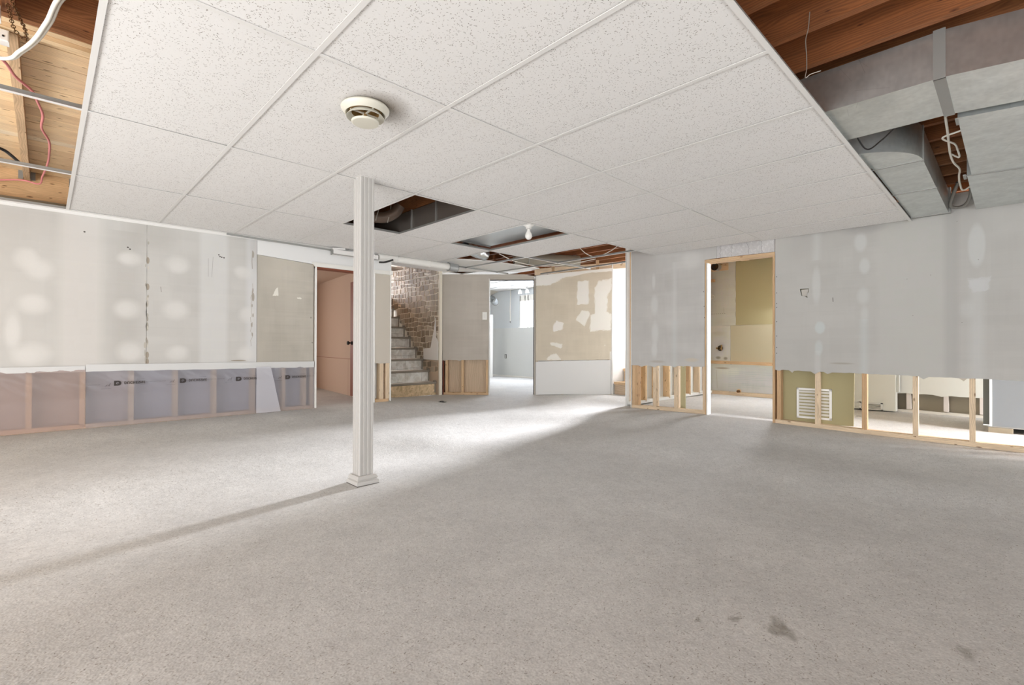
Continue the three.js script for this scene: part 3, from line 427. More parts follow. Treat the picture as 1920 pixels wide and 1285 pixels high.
  for (const x of S2) part('stud', bx(x - 0.019, x + 0.019, fl(x) + 0.038, 1.28, -0.1, -0.0145), pick(M.wood), wallR);
  part('bottom_plate', board([-3.405, fl(-3.4) + 0.016, -0.057], [-2.455, fl(-2.46) + 0.016, -0.057], 0.042, 0.089), M.wood[0], wallR);
  for (const [a, b] of [[-1.735, -0.6], [-0.6, 0.5], [0.5, 2.2]]) part('bottom_plate', board([a, fl(a) + 0.017, -0.057], [b, fl(b) + 0.017, -0.057], 0.042, 0.089), pick(M.wood), wallR);
  part('backing_panel', sheet([[-1.725, -0.80], ...ragged(-1.7, -0.80, -1.07, -0.78, 8, 0.003), [-1.062, -0.2], [-1.062, 1.3], [-1.725, 1.3]], -0.102, 0.012), M.olive, wallR, 'olive painted board on the far side of the frame');
  for (const [x, w2] of [[-1.6, 0.03], [-1.3, 0.02], [-0.62, 0.03], [-0.3, 0.05]]) part('torn_paper', sheet([[x - w2, -0.252], [x + w2, -0.252], [x + w2 * 0.2, -0.252 - w2]], -0.09, 0.004), M.core, wallR);
}
// doorway 2: rough timber opening
{
  const d = struct('door_2', [5.585, 0, 0], -Math.PI / 2 + 0.05); const fl = (x) => floorH(rightU(-x), -x);
  part('jack_stud', bx(-2.465, -2.452, fl(-2.46), 0.95, -0.1, 0.0), M.wood[1], d); part('jamb', bx(-2.447, -2.436, fl(-2.44), 0.945, -0.1, 0.003), M.white, d); part('shadow_gap', bx(-2.452, -2.447, fl(-2.45), 0.945, -0.1, -0.02), M.darkMetal, d);
  part('jack_stud', bx(-1.757, -1.735, fl(-1.75), 0.95, -0.1, -0.002), M.wood[2], d);
  part('header_board', [bx(-2.468, -1.735, 0.945, 0.982, -0.1, 0.001)], M.wood[1], d);
}

// ------------------------------------------------------------------ angled back wall (x along it from the stair corner)
const wallB = struct('wall_back', [4.5, 0, 6.25], -Math.PI / 4);
{
  const fl = (x) => floorH(4.5 + x / Math.SQRT2, 6.25 - x / Math.SQRT2);
  const B2 = [0, -0.3, 0.8, 1.2], B3 = [1.45, -0.3, 2.7, 1.25];
  const m2 = std(0xffffff, 0.92, { map: boardTex(512, 960, B2, '#bfb7ac', (P) => { P.blob(0.3, 0.6, 0.4, 0.5, '200,193,182', 0.4); }) });
  part('drywall_panel', sheet([...ragged(0.0, -0.24, 0.735, -0.235, 16, 0.003, 0.03), [0.738, 1.045], [1.46, 1.045], [1.46, 1.08], [1.3, 1.11], [0, 1.11]], 0, 0.013, B2), m2, wallB);
  const W = '238,235,228';
  const m3 = std(0xffffff, 0.92, { map: boardTex(1250, 1550, B3, '#cfc4b0', (P) => {
    P.poly([[1.45, 1.25], [2.7, 1.25], [2.7, 1.16], [2.3, 1.14], [1.9, 1.05], [1.8, 0.99], [1.69, 0.94], [1.45, 0.93]], W, 0.6, 0.014);
    P.poly([[2.13, 1.0], [2.3, 1.01], [2.31, 0.65], [2.12, 0.63]], W, 0.45); P.poly([[2.4, 0.9], [2.47, 1.0], [2.66, 1.05], [2.66, 0.9], [2.59, 0.76], [2.59, 0.52], [2.66, 0.48], [2.65, 0.24], [2.33, 0.22], [2.34, 0.46], [2.4, 0.5]], W, 0.42, 0.018);
    P.poly([[2.2, 0.54], [2.3, 0.53], [2.33, 0.48], [2.24, 0.3], [2.1, 0.4]], W, 0.4); P.poly([[1.8, 0.38], [1.91, 0.35], [1.9, 0.25], [1.76, 0.2], [1.75, 0.3]], W, 0.5); P.poly([[1.71, 0.04], [1.9, 0.02], [1.88, -0.05], [1.71, 0.0]], W, 0.4); P.poly([[1.64, -0.23], [1.72, -0.15], [1.8, -0.13], [1.88, -0.23]], W, 0.4); P.mark(1.58, -0.25, 0.1, 0.012, 'rgba(190,184,172,1)'); P.mark(2.56, 0.0, 0.012, 0.006, '#e9e5da');
    P.band(2.64, 2.7, -0.25, -0.1, W, 0.8, 0.01);
  }) });
  part('drywall_panel', sheet([...ragged(1.478, -0.25, 2.66, -0.225, 20, 0.002), [2.67, 1.21], [1.478, 1.09]], 0, 0.013, B3), m3, wallB);
  part('drywall_panel', sheet([[1.478, fl(1.48) + 0.004], [2.655, fl(2.65) + 0.004], [2.655, -0.228], ...ragged(2.65, -0.229, 1.7, -0.252, 14, 0.002), [1.478, -0.262]], 0.001, 0.013), std(0xdfdedb, 0.92), wallB, 'new white board along the base');
  part('edge_strip', sheet([[2.66, fl(2.66)], [2.685, fl(2.66)], ...ragged(2.685, -0.6, 2.68, 0.2, 10, 0.006), [2.685, 1.2], [2.668, 1.2]], 0.002, 0.02), std(0xe6e4e0, 0.9), wallB, 'plastered outer corner');
  for (const x of [0.075, 0.325, 0.715]) part('stud', bx(x - 0.018, x + 0.018, fl(x) + 0.036, 1.1, -0.1, -0.0145), M.wood[1], wallB);
  part('stud', bx(0.012, 0.03, fl(0.02), 1.1, -0.1, -0.012), M.redBrown, wallB); part('corner_post', bx(-0.022, 0.006, fl(0), 1.1, -0.1, 0.004), M.white, wallB, 'white corner bead beside the stairs');
  part('bottom_plate', board([0.03, fl(0.05) + 0.017, -0.057], [0.737, fl(0.7) + 0.017, -0.057], 0.038, 0.089), M.wood[1], wallB);
  part('backing_panel', bx(0.09, 0.32, -0.8, 1.1, -0.106, -0.1), M.ply, wallB); part('backing_panel', bx(0.322, 0.72, -0.8, 1.1, -0.106, -0.1), M.ply, wallB); part('backing_panel', bx(0.0, 0.088, -0.8, 1.1, -0.106, -0.1), M.ply, wallB);
  for (const x of [1.5, 1.9, 2.3, 2.64]) part('stud', bx(x - 0.018, x + 0.018, fl(x), 1.08, -0.1, -0.0145), M.wood[0], wallB);
  part('backing_panel', bx(1.47, 2.66, -0.78, 1.1, -0.112, -0.104), M.white, wallB);
  part('top_plate', sheet([[1.46, 1.1], [3.2, 1.24], [3.2, 1.345], [1.46, 1.2]], -0.03, 0.04), M.wood[0], wallB); 
  for (const x of [1.75, 2.45, 3.0]) part('cripple_stud', bx(x - 0.022, x + 0.022, 1.15, 1.34, -0.09, -0.03), M.wood[2], wallB);
}
{
  const d = struct('door_3', [4.5, 0, 6.25], -Math.PI / 4); const fl = (x) => floorH(4.5 + x / Math.SQRT2, 6.25 - x / Math.SQRT2), jm = std(0xb9b1a5, 0.7);
  part('jamb', bx(0.738, 0.752, fl(0.74), 1.045, -0.115, 0.003), std(0xdcd9d2, 0.7), d); part('jamb', bx(1.455, 1.472, fl(1.46), 1.045, -0.115, 0.003), jm, d); part('head_jamb', bx(0.738, 1.472, 1.03, 1.045, -0.115, 0.003), jm, d);
  part('door_stop', bx(1.443, 1.455, fl(1.46), 1.03, -0.09, -0.07), M.darkMetal, d); part('door_stop', bx(0.752, 1.455, 1.02, 1.03, -0.09, -0.07), M.darkMetal, d);
}
// soffit board above the stair foot
part('soffit_board', new THREE.ExtrudeGeometry(new THREE.Shape([[3.1, 5.62], [4.4, 5.0], [5.35, 4.95], [5.35, 5.36], [4.5, 6.22], [3.1, 6.22]].map((p) => new THREE.Vector2(...p))), { depth: 0.015, bevelEnabled: false }).rotateX(-Math.PI / 2).translate(0, H + 0.035 + HY, 0), M.white, drop);

// ------------------------------------------------------------------ stone-faced stair wall (u = 4.42) : every stone a piece
{
  const w = struct('wall_stair', [4.42, 0, 0], -Math.PI / 2); // local x = -v, room side +z towards -u
  part('mortar_bed', bx(-9.1, -6.2, -0.8, 1.55, -0.05, 0), std(0xe9e1cf, 0.95), w);
  const mats = [0x9a8c77, 0xa89984, 0xb3a590, 0x8c7e6b, 0xbbae9a, 0xa19380, 0x958774].map((c) => std(c, 0.85));
  const rest = mats.map(() => []);
  let y = -0.42, count = 0; const wave = (x, k) => 0.012 * Math.sin(x * 9 + k * 1.3) + 0.008 * Math.sin(x * 23 + k * 2.1);
  let row = 0; while (y < 1.3) {
    const hgt = rr(0.062, 0.095); let x = -8.35;
    while (x < -6.24) {
      let wd = rr(0.07, 0.15); if (x + wd > -6.225) wd = -6.225 - x; if (wd < 0.03) { x += wd + 0.01; continue; }
      const two = hgt > 0.085 && rnd() < 0.12, ys = two ? [[y, y + hgt * 0.46], [y + hgt * 0.54, y + hgt]] : [[y, y + hgt]];
      for (const [ya, yb] of ys) {
        const j = () => rr(-0.004, 0.004), g0 = 0.006, x0 = x + 0.0105, x1 = x + wd - 0.0105;
        const pts = [[x0 + j(), ya + g0 + wave(x0, row) + j()], [x1 + j(), ya + g0 + wave(x1, row) + j()], [x1 + j(), yb - g0 + wave(x1, row + 1) + j()], [x0 + j(), yb - g0 + wave(x0, row + 1) + j()]];
        // the steps cover the lower left; keep stones above the stair line
        const hs = -0.577 + 0.176 * ((-x) - 6.244) / 0.182; if (yb < hs - 0.12) continue;
        const g = sheet(pts, 0.006, 0.006), mi = Math.floor(rnd() * mats.length);
        if (count < 300 && x > -7.9) { part('stone', g, mats[mi], w); count++; } else rest[mi].push(g);
      }
      x += wd;
    }
    y += hgt; row++;
  }
  rest.forEach((gs, i) => { if (gs.length) { const m = part('stones', gs, mats[i], w); m.userData.kind = 'stuff'; } });
  // cut remains of the white skirt board and the open frame below it
  part('skirt_board', sheet([[-6.62, -0.235], [-6.62, -0.06], [-6.42, -0.055], [-6.39, 0.06], [-6.34, 0.2], [-6.29, 0.42], [-6.28, 0.12], [-6.22, 0.05], [-6.22, -0.24]], 0.016, 0.008), M.white, w, 'torn white board beside the steps');
  part('backing_panel', bx(-6.64, -6.22, -0.78, -0.24, 0.001, 0.004), M.ply, w);
}
// staircase going up behind the left wall
{
  const t = thing('staircase', 'worn staircase with stone-pattern vinyl risers and brown nosings beside the stone wall', 'staircase', [3.9, floorH(3.9, 6.2), 6.25]);
  const by = floorH(3.9, 6.2), X0 = 3.42 - 3.9, X1 = 4.40 - 3.9;
  for (let i = 0; i < 9; i++) {
    const h1 = -0.577 + 0.176 * i - by, h0 = i ? h1 - 0.176 : 0, z = -(0.182 * i);
    part('riser', bx(X0, X1, h0, h1 - 0.03, z - 0.03, z - 0.012), i ? M.vinyl : M.osb, t, i ? undefined : 'bare strand-board bottom riser');
    const tr = part('tread', bx(X0, X1, h1 - 0.03, h1 - 0.002, z - 0.2, z - 0.004), M.vinyl, t);
    part('nosing', new THREE.CylinderGeometry(0.0155, 0.0155, X1 - X0, 12).rotateZ(Math.PI / 2).translate((X0 + X1) / 2, h1 - 0.016, z - 0.004), M.tread, tr);
    part('side_cap', cbx(X1 - 0.03, X1 - 0.002, h1 - 0.17, h1 + 0.02, z - 0.05, z - 0.01, 0.004), M.tread, tr);
  }
  part('stringer', board([X1 - 0.06, -0.1, -0.12], [X1 - 0.06, 1.3, -1.5], 0.2, 0.03), M.wood[0], t);
}

// ------------------------------------------------------------------ stair passage behind the right wall
{
  const w = struct('wall_passage');
  part('drywall_panel', bx(6.41, 8.05, -0.8 + HY, 1.3 + HY, -4.43, -4.37), std(0xf0f0ee, 0.9), w);
  const y0 = -0.8 + HY, w2 = struct('wall_partition'); part('drywall_panel', bx(5.52, 8.0, y0, 1.34 + HY, -3.56, -3.54), std(0xe2e3e0, 0.9), w2);
  for (const u of [5.62, 5.86, 6.18, 6.5, 6.82, 7.14, 7.46, 7.78]) part('stud', bx(u - 0.02, u + 0.02, y0 + 0.04, 1.3 + HY, -3.54, -3.45), u < 6.6 ? M.deck[1] : pick(M.wood), w2);
  part('bottom_plate', bx(5.55, 7.95, floorH(6.5, 3.5) + HY, floorH(6.5, 3.5) + 0.038 + HY, -3.54, -3.45), M.white, w2);
  part('drywall_panel', sheet([[-2.95, floorH(5.8, 2.92)], [-2.87, floorH(5.8, 2.92)], [-2.87, -0.16], [-2.90, -0.3], [-2.93, -0.2], [-2.95, -0.18]], 0, 0.012).rotateY(-Math.PI / 2).translate(5.81, HY, 0), std(0xc8c19b, 0.9), w2, 'torn olive board remnant');
  const t = thing('timber_steps', 'bare plywood steps at the foot of the bright passage by the free wall end', 'steps', [6.45, floorH(6.45, 3.95), 3.95]); const b = floorH(6.45, 3.95);
  for (let i = 0; i < 5; i++) { const h = -0.575 + 0.2 * i - b, u = i * 0.262; part('riser', bx(u, u + 0.02, h - 0.2 + (i ? 0 : -0.0), h - 0.036, -0.405, 0.37), M.ply, t); part('tread', cbx(u - 0.025, u + 0.27, h - 0.036, h, -0.405, 0.37, 0.006), M.wood[1], t); }
  const p = thing('pipe_stub', 'small white pipe stub with a grey collar standing on the plywood steps', 'pipe', [6.76, -0.374, 4.22]); part('pipe', new THREE.CylinderGeometry(0.022, 0.022, 0.13, 16).translate(0, 0.065, 0), M.white, p); part('collar', new THREE.TorusGeometry(0.024, 0.009, 8, 20).rotateX(Math.PI / 2).translate(0, 0.14, 0), M.galvDull, p);
}

// ------------------------------------------------------------------ bathroom shell seen through doorway 2
{
  const w = struct('wall_bathroom', [7.95, 0, 0], -Math.PI / 2); // local x = -v
  const fl = floorH(7.95, 3.0);
  part('drywall_panel', sheet([...ragged(-3.085, 1.36, -3.085, 0.325, 18, 0.006), [-3.56, 0.325], [-3.56, 1.36]], 0, 0.012, [-3.56, 0.3, -3.0, 1.4]), std(0xffffff, 0.9, { map: boardTex(512, 1006, [-3.56, 0.3, -3.0, 1.4], '#ddd8c8', (P) => { for (let x = -3.5; x < -3.25; x += 0.035) P.mark(x, 0.52, 0.005, 0.005, 'rgba(90,84,70,0.8)'); P.line([[-3.27, 0.52], [-3.27, 0.62]], 'rgba(150,144,130,0.7)', 0.003); P.mark(-3.42, 0.72, 0.004, 0.004, '#6b6454'); }) }), w, 'unpainted white board');
  part('drywall_panel', bx(-3.083, -1.73, 0.325, 1.36, -0.012, -0.001), M.olive, w, 'olive painted board');
  part('drywall_panel', sheet([[-3.56, -0.255], [-3.165, -0.255], [-3.165, 0.32], [-3.56, 0.32]], 0.004, 0.014, [-3.56, -0.26, -3.16, 0.33]), std(0xffffff, 0.9, { map: boardTex(256, 380, [-3.56, -0.26, -3.16, 0.33], '#dedac9', (P) => { P.blob(-3.35, 0.2, 0.16, 0.05, '196,190,172', 0.5); P.blob(-3.36, -0.2, 0.05, 0.03, '130,122,106', 0.7); P.blob(-3.24, -0.21, 0.04, 0.03, '130,122,106', 0.7); }) }), w, 'white board with a pipe hole');
  part('drywall_panel', bx(-3.163, -1.73, -0.255, 0.322, -0.01, 0.002), M.paleOlive, w, 'pale olive board');
  part('ledger', board([-3.56, -0.272, 0.01], [-1.73, -0.29, 0.01], 0.05, 0.035), M.wood[1], w);
  part('cement_board', sheet([[-3.56, fl + 0.06], [-1.73, fl + 0.06], [-1.73, -0.31], [-3.56, -0.30]], -0.012, 0.012, [-3.56, -0.8, -1.98, -0.3]), std(0xffffff, 0.95, { map: boardTex(1024, 324, [-3.56, -0.8, -1.98, -0.3], '#dde0d6', (P) => { P.blob(-3.3, -0.37, 0.14, 0.02, '150,132,110', 0.6); for (let k = 0; k < 9; k++) { const y = -0.42 - k * 0.03; P.line([[-3.2, y], [-2.7 + rr(-0.2, 0.2), y + rr(-0.004, 0.004)]], 'rgba(176,190,186,0.7)', 0.004); } for (let k = 0; k < 30; k++) { const x = -3.0 + k * 0.012; P.line([[x, -0.63], [x, -0.58]], 'rgba(160,176,172,0.5)', 0.003); } P.line([[-3.4, -0.4], [-3.38, -0.7]], 'rgba(180,172,160,0.8)', 0.006); }) }), w);
  part('bottom_plate', board([-3.56, fl + 0.03, 0.0], [-1.73, fl + 0.03, 0.0], 0.055, 0.06), M.wood[0], w);
  part('partition', bx(-1.725, -1.69, fl, 1.34, 0.0, 2.2), M.bathWhite, w);
  for (const x of [-3.5]) part('stud', bx(x - 0.02, x + 0.02, fl, 0.3, 0.02, 0.09), M.deck[0], w);
  // fittings
  const d = thing('round_duct', 'round metal duct end poking through a timber block above the bathroom board', 'duct', [7.94, 1.276, 3.386], -Math.PI / 2);
  part('timber_block', bx(-0.15, 0.19, -0.055, 0.06, -0.01, 0.01), M.deck[1], d); part('pipe', new THREE.CylinderGeometry(0.055, 0.055, 0.14, 28, 1, true).rotateX(Math.PI / 2).translate(0.03, 0, 0.07), M.foil, d); part('pipe_mouth', new THREE.CircleGeometry(0.053, 28).translate(0.03, 0, 0.02), M.bronze, d); part('rim', new THREE.TorusGeometry(0.055, 0.006, 8, 28).translate(0.03, 0, 0.14), M.darkMetal, d);
  const c = thing('timber_cleat', 'short timber cleat left on the white bathroom board', 'cleat', [7.94, 1.065, 3.47], -Math.PI / 2); part('board', cbx(-0.08, 0.065, -0.022, 0.022, -0.005, 0.07, 0.004), M.deck[2], c);
  const r = thing('wire_loop', 'loop of white wire hanging from the white bathroom board', 'wire', [7.94, 0.80, 3.46], -Math.PI / 2); part('wire', new THREE.TorusGeometry(0.045, 0.006, 8, 28).scale(1.2, 0.7, 1).translate(0, 0, 0.03), M.cableWhite, r);
  const f = thing('pipe_fitting', 'dark brass pipe fitting in the hole of the white bathroom board', 'pipe fitting', [7.945, -0.045, 3.325], -Math.PI / 2); part('body', [new THREE.CylinderGeometry(0.02, 0.02, 0.06, 14).rotateX(Math.PI / 2).translate(0, 0, 0.02), new THREE.CylinderGeometry(0.012, 0.012, 0.09, 12).translate(0.035, 0.01, 0.04), bx(-0.05, 0.03, -0.012, 0.012, 0.03, 0.05)], M.brass, f); part('escutcheon', new THREE.RingGeometry(0.022, 0.045, 20).translate(0, 0, 0.003), M.darkMetal, f);
  const k = thing('pipe_stub', 'dark drain stub at the foot of the white cement board', 'pipe', [7.93, fl + 0.075, 3.02], -Math.PI / 2); part('pipe', new THREE.CylinderGeometry(0.02, 0.02, 0.06, 16).rotateX(Math.PI / 2).translate(0, 0, 0.03), M.bronze, k); part('flange', new THREE.TorusGeometry(0.028, 0.007, 8, 20).translate(0, 0, 0.012), M.deck[1], k);
}

// ------------------------------------------------------------------ furnace room seen under the right wall
{
  const w = struct('wall_furnace_room', [7.7, 0, 0], -Math.PI / 2); const fl = (x) => floorH(7.7, -x);
  part('drywall_panel', sheet([...ragged(-1.9, -0.59, 3.0, -0.59, 60, 0.006, 0.02), [3, 1.36], [-1.9, 1.36]], 0, 0.013), std(0xecebe2, 0.92), w);
  for (const x of [-0.9, -0.555, -0.245, 0.1, 0.45, 0.8, 1.15, 1.5]) part('stud', bx(x - 0.022, x + 0.022, fl(x) + 0.038, -0.57, -0.1, -0.006), std(0xe9dfd6, 0.9), w);
  part('bottom_plate', board([-1.9, fl(-1.5) + 0.014, -0.05], [3, fl(2.5) + 0.014, -0.05], 0.038, 0.1), std(0xe6e0d4, 0.9), w);
  part('backing_panel', bx(-1.9, 3, -0.86, -0.5, -0.115, -0.105), M.taupe, w);
  const c = thing('white_cabinet', 'plain white cabinet side standing by the furnace room wall, seen under the cut drywall', 'cabinet', [7.55, floorH(7.5, 1.25), 1.24], -Math.PI / 2);
  part('side_panel', cbx(-0.2, 0.235, 0.012, 1.9, -0.12, 0.02, 0.004), std(0xe9e9e0, 0.7), c); part('front_edge', cbx(0.236, 0.262, 0.25, 1.9, -0.12, -0.02, 0.003), std(0xcfd0c8, 0.7), c);
  const g = thing('vent_grille', 'low white air grille at the foot of the white cabinet', 'vent grille', [7.525, floorH(7.5, 1.25) + 0.015, 1.26], -Math.PI / 2);
  part('frame', [bx(-0.11, 0.13, 0, 0.012, 0, 0.02), bx(-0.11, 0.13, 0.078, 0.09, 0, 0.02), bx(-0.11, -0.09, 0, 0.09, 0, 0.02), bx(0.11, 0.13, 0, 0.09, 0, 0.02)], M.porcelain, g); part('back_plate', bx(-0.1, 0.12, 0.005, 0.085, 0.0, 0.002), std(0x8f8a80, 0.8), g); for (let i = 0; i < 4; i++) part('slat', board([-0.09, 0.022 + i * 0.017, 0.01], [0.11, 0.022 + i * 0.017, 0.01], 0.004, 0.016, new THREE.Vector3(0, 1, 0.5)), M.porcelain, g);
  // furnace on timber blocks
  const fb = floorH(6.6, 0);
  const f = thing('furnace', 'grey sheet-metal furnace cabinet raised on blocks beyond the right wall frame', 'furnace', [6.6, fb + 0.062, 0.155]);
  part('front_panel', bx(0, 0.012, 0, 1.75, 0.013, 0.95), M.sheetGrey, f); part('side_panel', bx(0.012, 0.7, 0, 1.75, 0.0, 0.012), M.galvDull, f); part('rear_panel', bx(0.7, 0.712, 0, 1.75, 0, 0.95), M.galvDull, f); part('side_panel', bx(0.012, 0.7, 0, 1.75, 0.938, 0.95), M.galvDull, f); part('top_panel', bx(0, 0.712, 1.75, 1.762, 0, 0.95), M.galvDull, f);
  part('corner_flange', bx(-0.012, 0.012, -0.004, 1.75, -0.006, 0.013), std(0xd9dcdc, 0.4, { metalness: 0.5 }), f); part('dark_return', bx(-0.004, 0.03, 0.012, 1.75, -0.05, -0.006), std(0x55564f, 0.6, { metalness: 0.3 }), f); part('corner_flange', bx(-0.004, 0.03, 0, 0.011, -0.05, -0.006), std(0xd9dcdc, 0.4, { metalness: 0.5 }), f); part('base_rail', bx(-0.004, 0.71, -0.012, 0.0, -0.02, 0.95), M.galvDull, f);
  const blk = (u, v, l, lab) => { const o = thing('wood_block', lab, 'block', [u, fb, v], 0, 'blocks under the furnace'); part('block', cbx(0, l, 0.001, 0.048, 0, 0.17, 0.004), std(0xa59a86, 0.95), o); };
  blk(6.585, 0.17, 0.5, 'grey timber block under the left corner of the furnace'); blk(6.62, -0.22, 0.5, 'dark timber block under the middle of the furnace, cut by the picture edge');
}
// louvred grille in the olive board
{
  const g = thing('vent_grille', 'square white louvred grille in the olive board behind the right wall studs', 'vent grille', [5.607 + 0.005, -0.743, 1.558], -Math.PI / 2 + 0.05);
  const W = 0.308, Hh = 0.31; part('frame', [cbx(0, W, 0, 0.022, -0.005, 0.014, 0.003), cbx(0, W, Hh - 0.022, Hh, -0.005, 0.014, 0.003), cbx(0, 0.022, 0, Hh, -0.005, 0.014, 0.003), cbx(W - 0.022, W, 0, Hh, -0.005, 0.014, 0.003)], M.porcelain, g); part('back_plate', bx(0.01, W - 0.01, 0.01, Hh - 0.01, -0.006, -0.003), std(0x8f8a80, 0.8), g);
  for (let i = 0; i < 8; i++) part('slat', board([0.02, 0.045 + i * 0.032, 0.006], [W - 0.02, 0.045 + i * 0.032, 0.006], 0.03, 0.003, new THREE.Vector3(0, 1, 0.65)), M.porcelain, g);
  part('cut_edge', [bx(-0.008, W + 0.008, -0.008, 0.0, -0.004, 0.001), bx(W, W + 0.007, -0.004, Hh, -0.004, 0.001), bx(-0.006, 0, 0, Hh, -0.004, 0.001), bx(-0.006, W + 0.012, Hh, Hh + 0.006, -0.004, 0.001)], M.rubber, g);
}

// ------------------------------------------------------------------ back room seen through doorway 3
{
  const w = struct('wall_back_room', [7.95, 0, 0], -Math.PI / 2); const fl = floorH(7.95, 8.5);
  const put = (x0, x1, h0, h1) => part('drywall_panel', bx(x0, x1, h0, h1, -0.03, -0.002), M.blueGrey, w);
  put(-9.15, -7.975, 0.3, 1.5); put(-6.54, -4.43, 0.3, 1.5); put(-7.975, -6.54, 1.15, 1.5); put(-7.975, -6.54, 0.3, 0.385);
  part('wainscot_panel', bx(-9.15, -4.43, fl, 0.40, -0.03, 0.04), M.paleGrey, w, 'lower board standing proud of the wall'); part('baseboard', bx(-9.15, -4.43, fl, fl + 0.03, 0.04, 0.048), M.white, w);
  part('soffit_board', board([-9.15, 1.12, 0.7], [-8.0, 1.5, 0.5], 0.02, 1.2), M.beige, w, 'sloping beige soffit');
  const win = struct('window_1', [8.0, 0, 0], -Math.PI / 2);
  for (const x of [-7.96, -7.80, -7.70, -7.25, -6.56]) part('mullion', cbx(x - 0.014, x + 0.014, 0.4, 1.14, -0.02, 0.05, 0.003), M.porcelain, win); part('window_sill', cbx(-7.99, -6.52, 0.385, 0.41, -0.05, 0.08, 0.004), M.porcelain, win); part('head_rail', cbx(-7.98, -6.54, 1.02, 1.15, -0.02, 0.05, 0.004), M.porcelain, win); part('pane', bx(-7.95, -6.57, 0.41, 1.03, 0.0, 0.004), M.pane, win);
  const pn = thing('leaning_board', 'tall white board standing on edge just inside the back room doorway', 'board', [7.5, floorH(7.5, 8.5), 8.5]); part('board', cbx(-0.02, 0.06, 0, 1.46, -0.2, 0.03, 0.004), M.white, pn);
  // lay-in tiles of the back room
  const c2 = struct('ceiling'); for (let i = 0; i < 6; i++) for (let j = 0; j < 4; j++) { const u = 4.9 + i * 0.61, v = 4.6 + j * 1.22; if (u + v + 0.4 < 11.2 || (i === 2 && j === 1) || u > 7.4) continue; part('ceiling_tile', bx(u + 0.004, Math.min(u + 0.606, 7.94), 1.3 + HY, 1.314 + HY, -v - 1.21, -v - 0.006), M.tile[0], c2); }
  for (let i = 1; i < 6; i++) part('cross_tee', bx(4.9 + i * 0.61 - 0.008, 4.9 + i * 0.61 + 0.008, 1.295 + HY, 1.3 + HY, -9.1, -6.2), M.galvDull, c2);
  const dct = thing('silver_duct', 'short silver duct under the sloping soffit in the back room', 'duct', [7.3, 1.0, 8.15]); part('pipe', new THREE.CylinderGeometry(0.075, 0.075, 0.7, 24, 1, true).rotateZ(Math.PI / 2).rotateY(0.75), M.foil, dct); part('rim', new THREE.TorusGeometry(0.076, 0.008, 8, 24).rotateY(Math.PI / 2).translate(0.35, 0, 0).rotateY(0.75), M.galvDull, dct);
  const cd = thing('hanging_cable', 'thin white cable hanging down the pale back room wall', 'cable', [7.88, 0.42, 8.22]); part('cable', tube([[0, 0.9, 0], [0, 0.72, 0.01], [0.0, 0.45, -0.006], [0, 0.2, 0.004], [0, 0.13, 0.0]], 0.007), M.cableWhite, cd); part('cable_tip', new THREE.CylinderGeometry(0.008, 0.006, 0.04, 8).translate(0, 0.12, 0), M.rubber, cd);
  const tl = thing('track_light', 'white track light with two small heads beside the back room window', 'track light', [7.5, 1.27, 7.35]); part('track', bx(-0.2, 0.25, -0.01, 0.012, -0.25, -0.21), M.porcelain, tl); for (const z of [-0.17, 0.05]) { const hd = part('lamp_head', new THREE.LatheGeometry([[0.012, 0], [0.03, -0.02], [0.045, -0.08], [0.04, -0.085]].map((p) => new THREE.Vector2(...p)), 18).translate(0, -0.06, z), M.porcelain, tl); part('stem', new THREE.CylinderGeometry(0.007, 0.007, 0.07, 8).translate(0, -0.03, z), M.galvDull, hd); }
  const ob = thing('outlet_box', 'small grey outlet box cut into the lower board of the back room', 'outlet', [7.905, -0.27, 8.396], -Math.PI / 2); part('frame', [bx(-0.025, 0.025, -0.05, -0.043, 0, 0.008), bx(-0.025, 0.025, 0.043, 0.05, 0, 0.008), bx(-0.025, -0.018, -0.05, 0.05, 0, 0.008), bx(0.018, 0.025, -0.05, 0.05, 0, 0.008)], M.darkMetal, ob); part('cover', bx(-0.018, 0.018, -0.043, 0.043, 0, 0.003), M.paleGrey, ob);
}

// ------------------------------------------------------------------ the post
{
  const b = floorH(1.55, 3.04), t = thing('support_post', 'white fluted square post standing alone in the open floor', 'post', [1.547, b, 3.043]);
  const w = 0.05, d = 0.0035, s = new THREE.Shape(), side = [[-w, -w]]; // fluted square outline
  const flute = [-0.036, -0.022, -0.007, 0.007, 0.022, 0.036];
  const pts = []; for (let k = 0; k < 4; k++) { const a = k * Math.PI / 2, R = (x, y) => [x * Math.cos(a) - y * Math.sin(a), x * Math.sin(a) + y * Math.cos(a)]; pts.push(R(-w + 0.003, -w)); for (let i = 0; i < 6; i += 2) { const x0 = flute[i], x1 = flute[i + 1]; pts.push(R(x0, -w), R(x0 + 0.0015, -w + d), R(x1 - 0.0015, -w + d), R(x1, -w)); } pts.push(R(w - 0.003, -w)); }
  pts.forEach((p, i) => i ? s.lineTo(...p) : s.moveTo(...p)); s.closePath();
  part('shaft', new THREE.ExtrudeGeometry(s, { depth: H + 0.02 - b, bevelEnabled: false }).rotateX(-Math.PI / 2), M.vinylPost, t);
  const q = Math.SQRT2, prof = [[0.05, 0.062], [0.062, 0.06], [0.07, 0.046], [0.072, 0.04], [0.066, 0.036], [0.066, 0.032], [0.075, 0.026], [0.078, 0.02], [0.078, 0.004], [0.074, 0.001], [0.0, 0.001]].map(([a, y]) => new THREE.Vector2(a * q, y));
  part('base_collar', toCreasedNormals(new THREE.LatheGeometry(prof.reverse(), 4).rotateY(Math.PI / 4), 0.5), M.vinylPost, t);
  part('base_gasket', bx(-0.079, 0.079, -0.004, 0.0015, -0.079, 0.079), std(0x4b4640, 0.9), t);
}
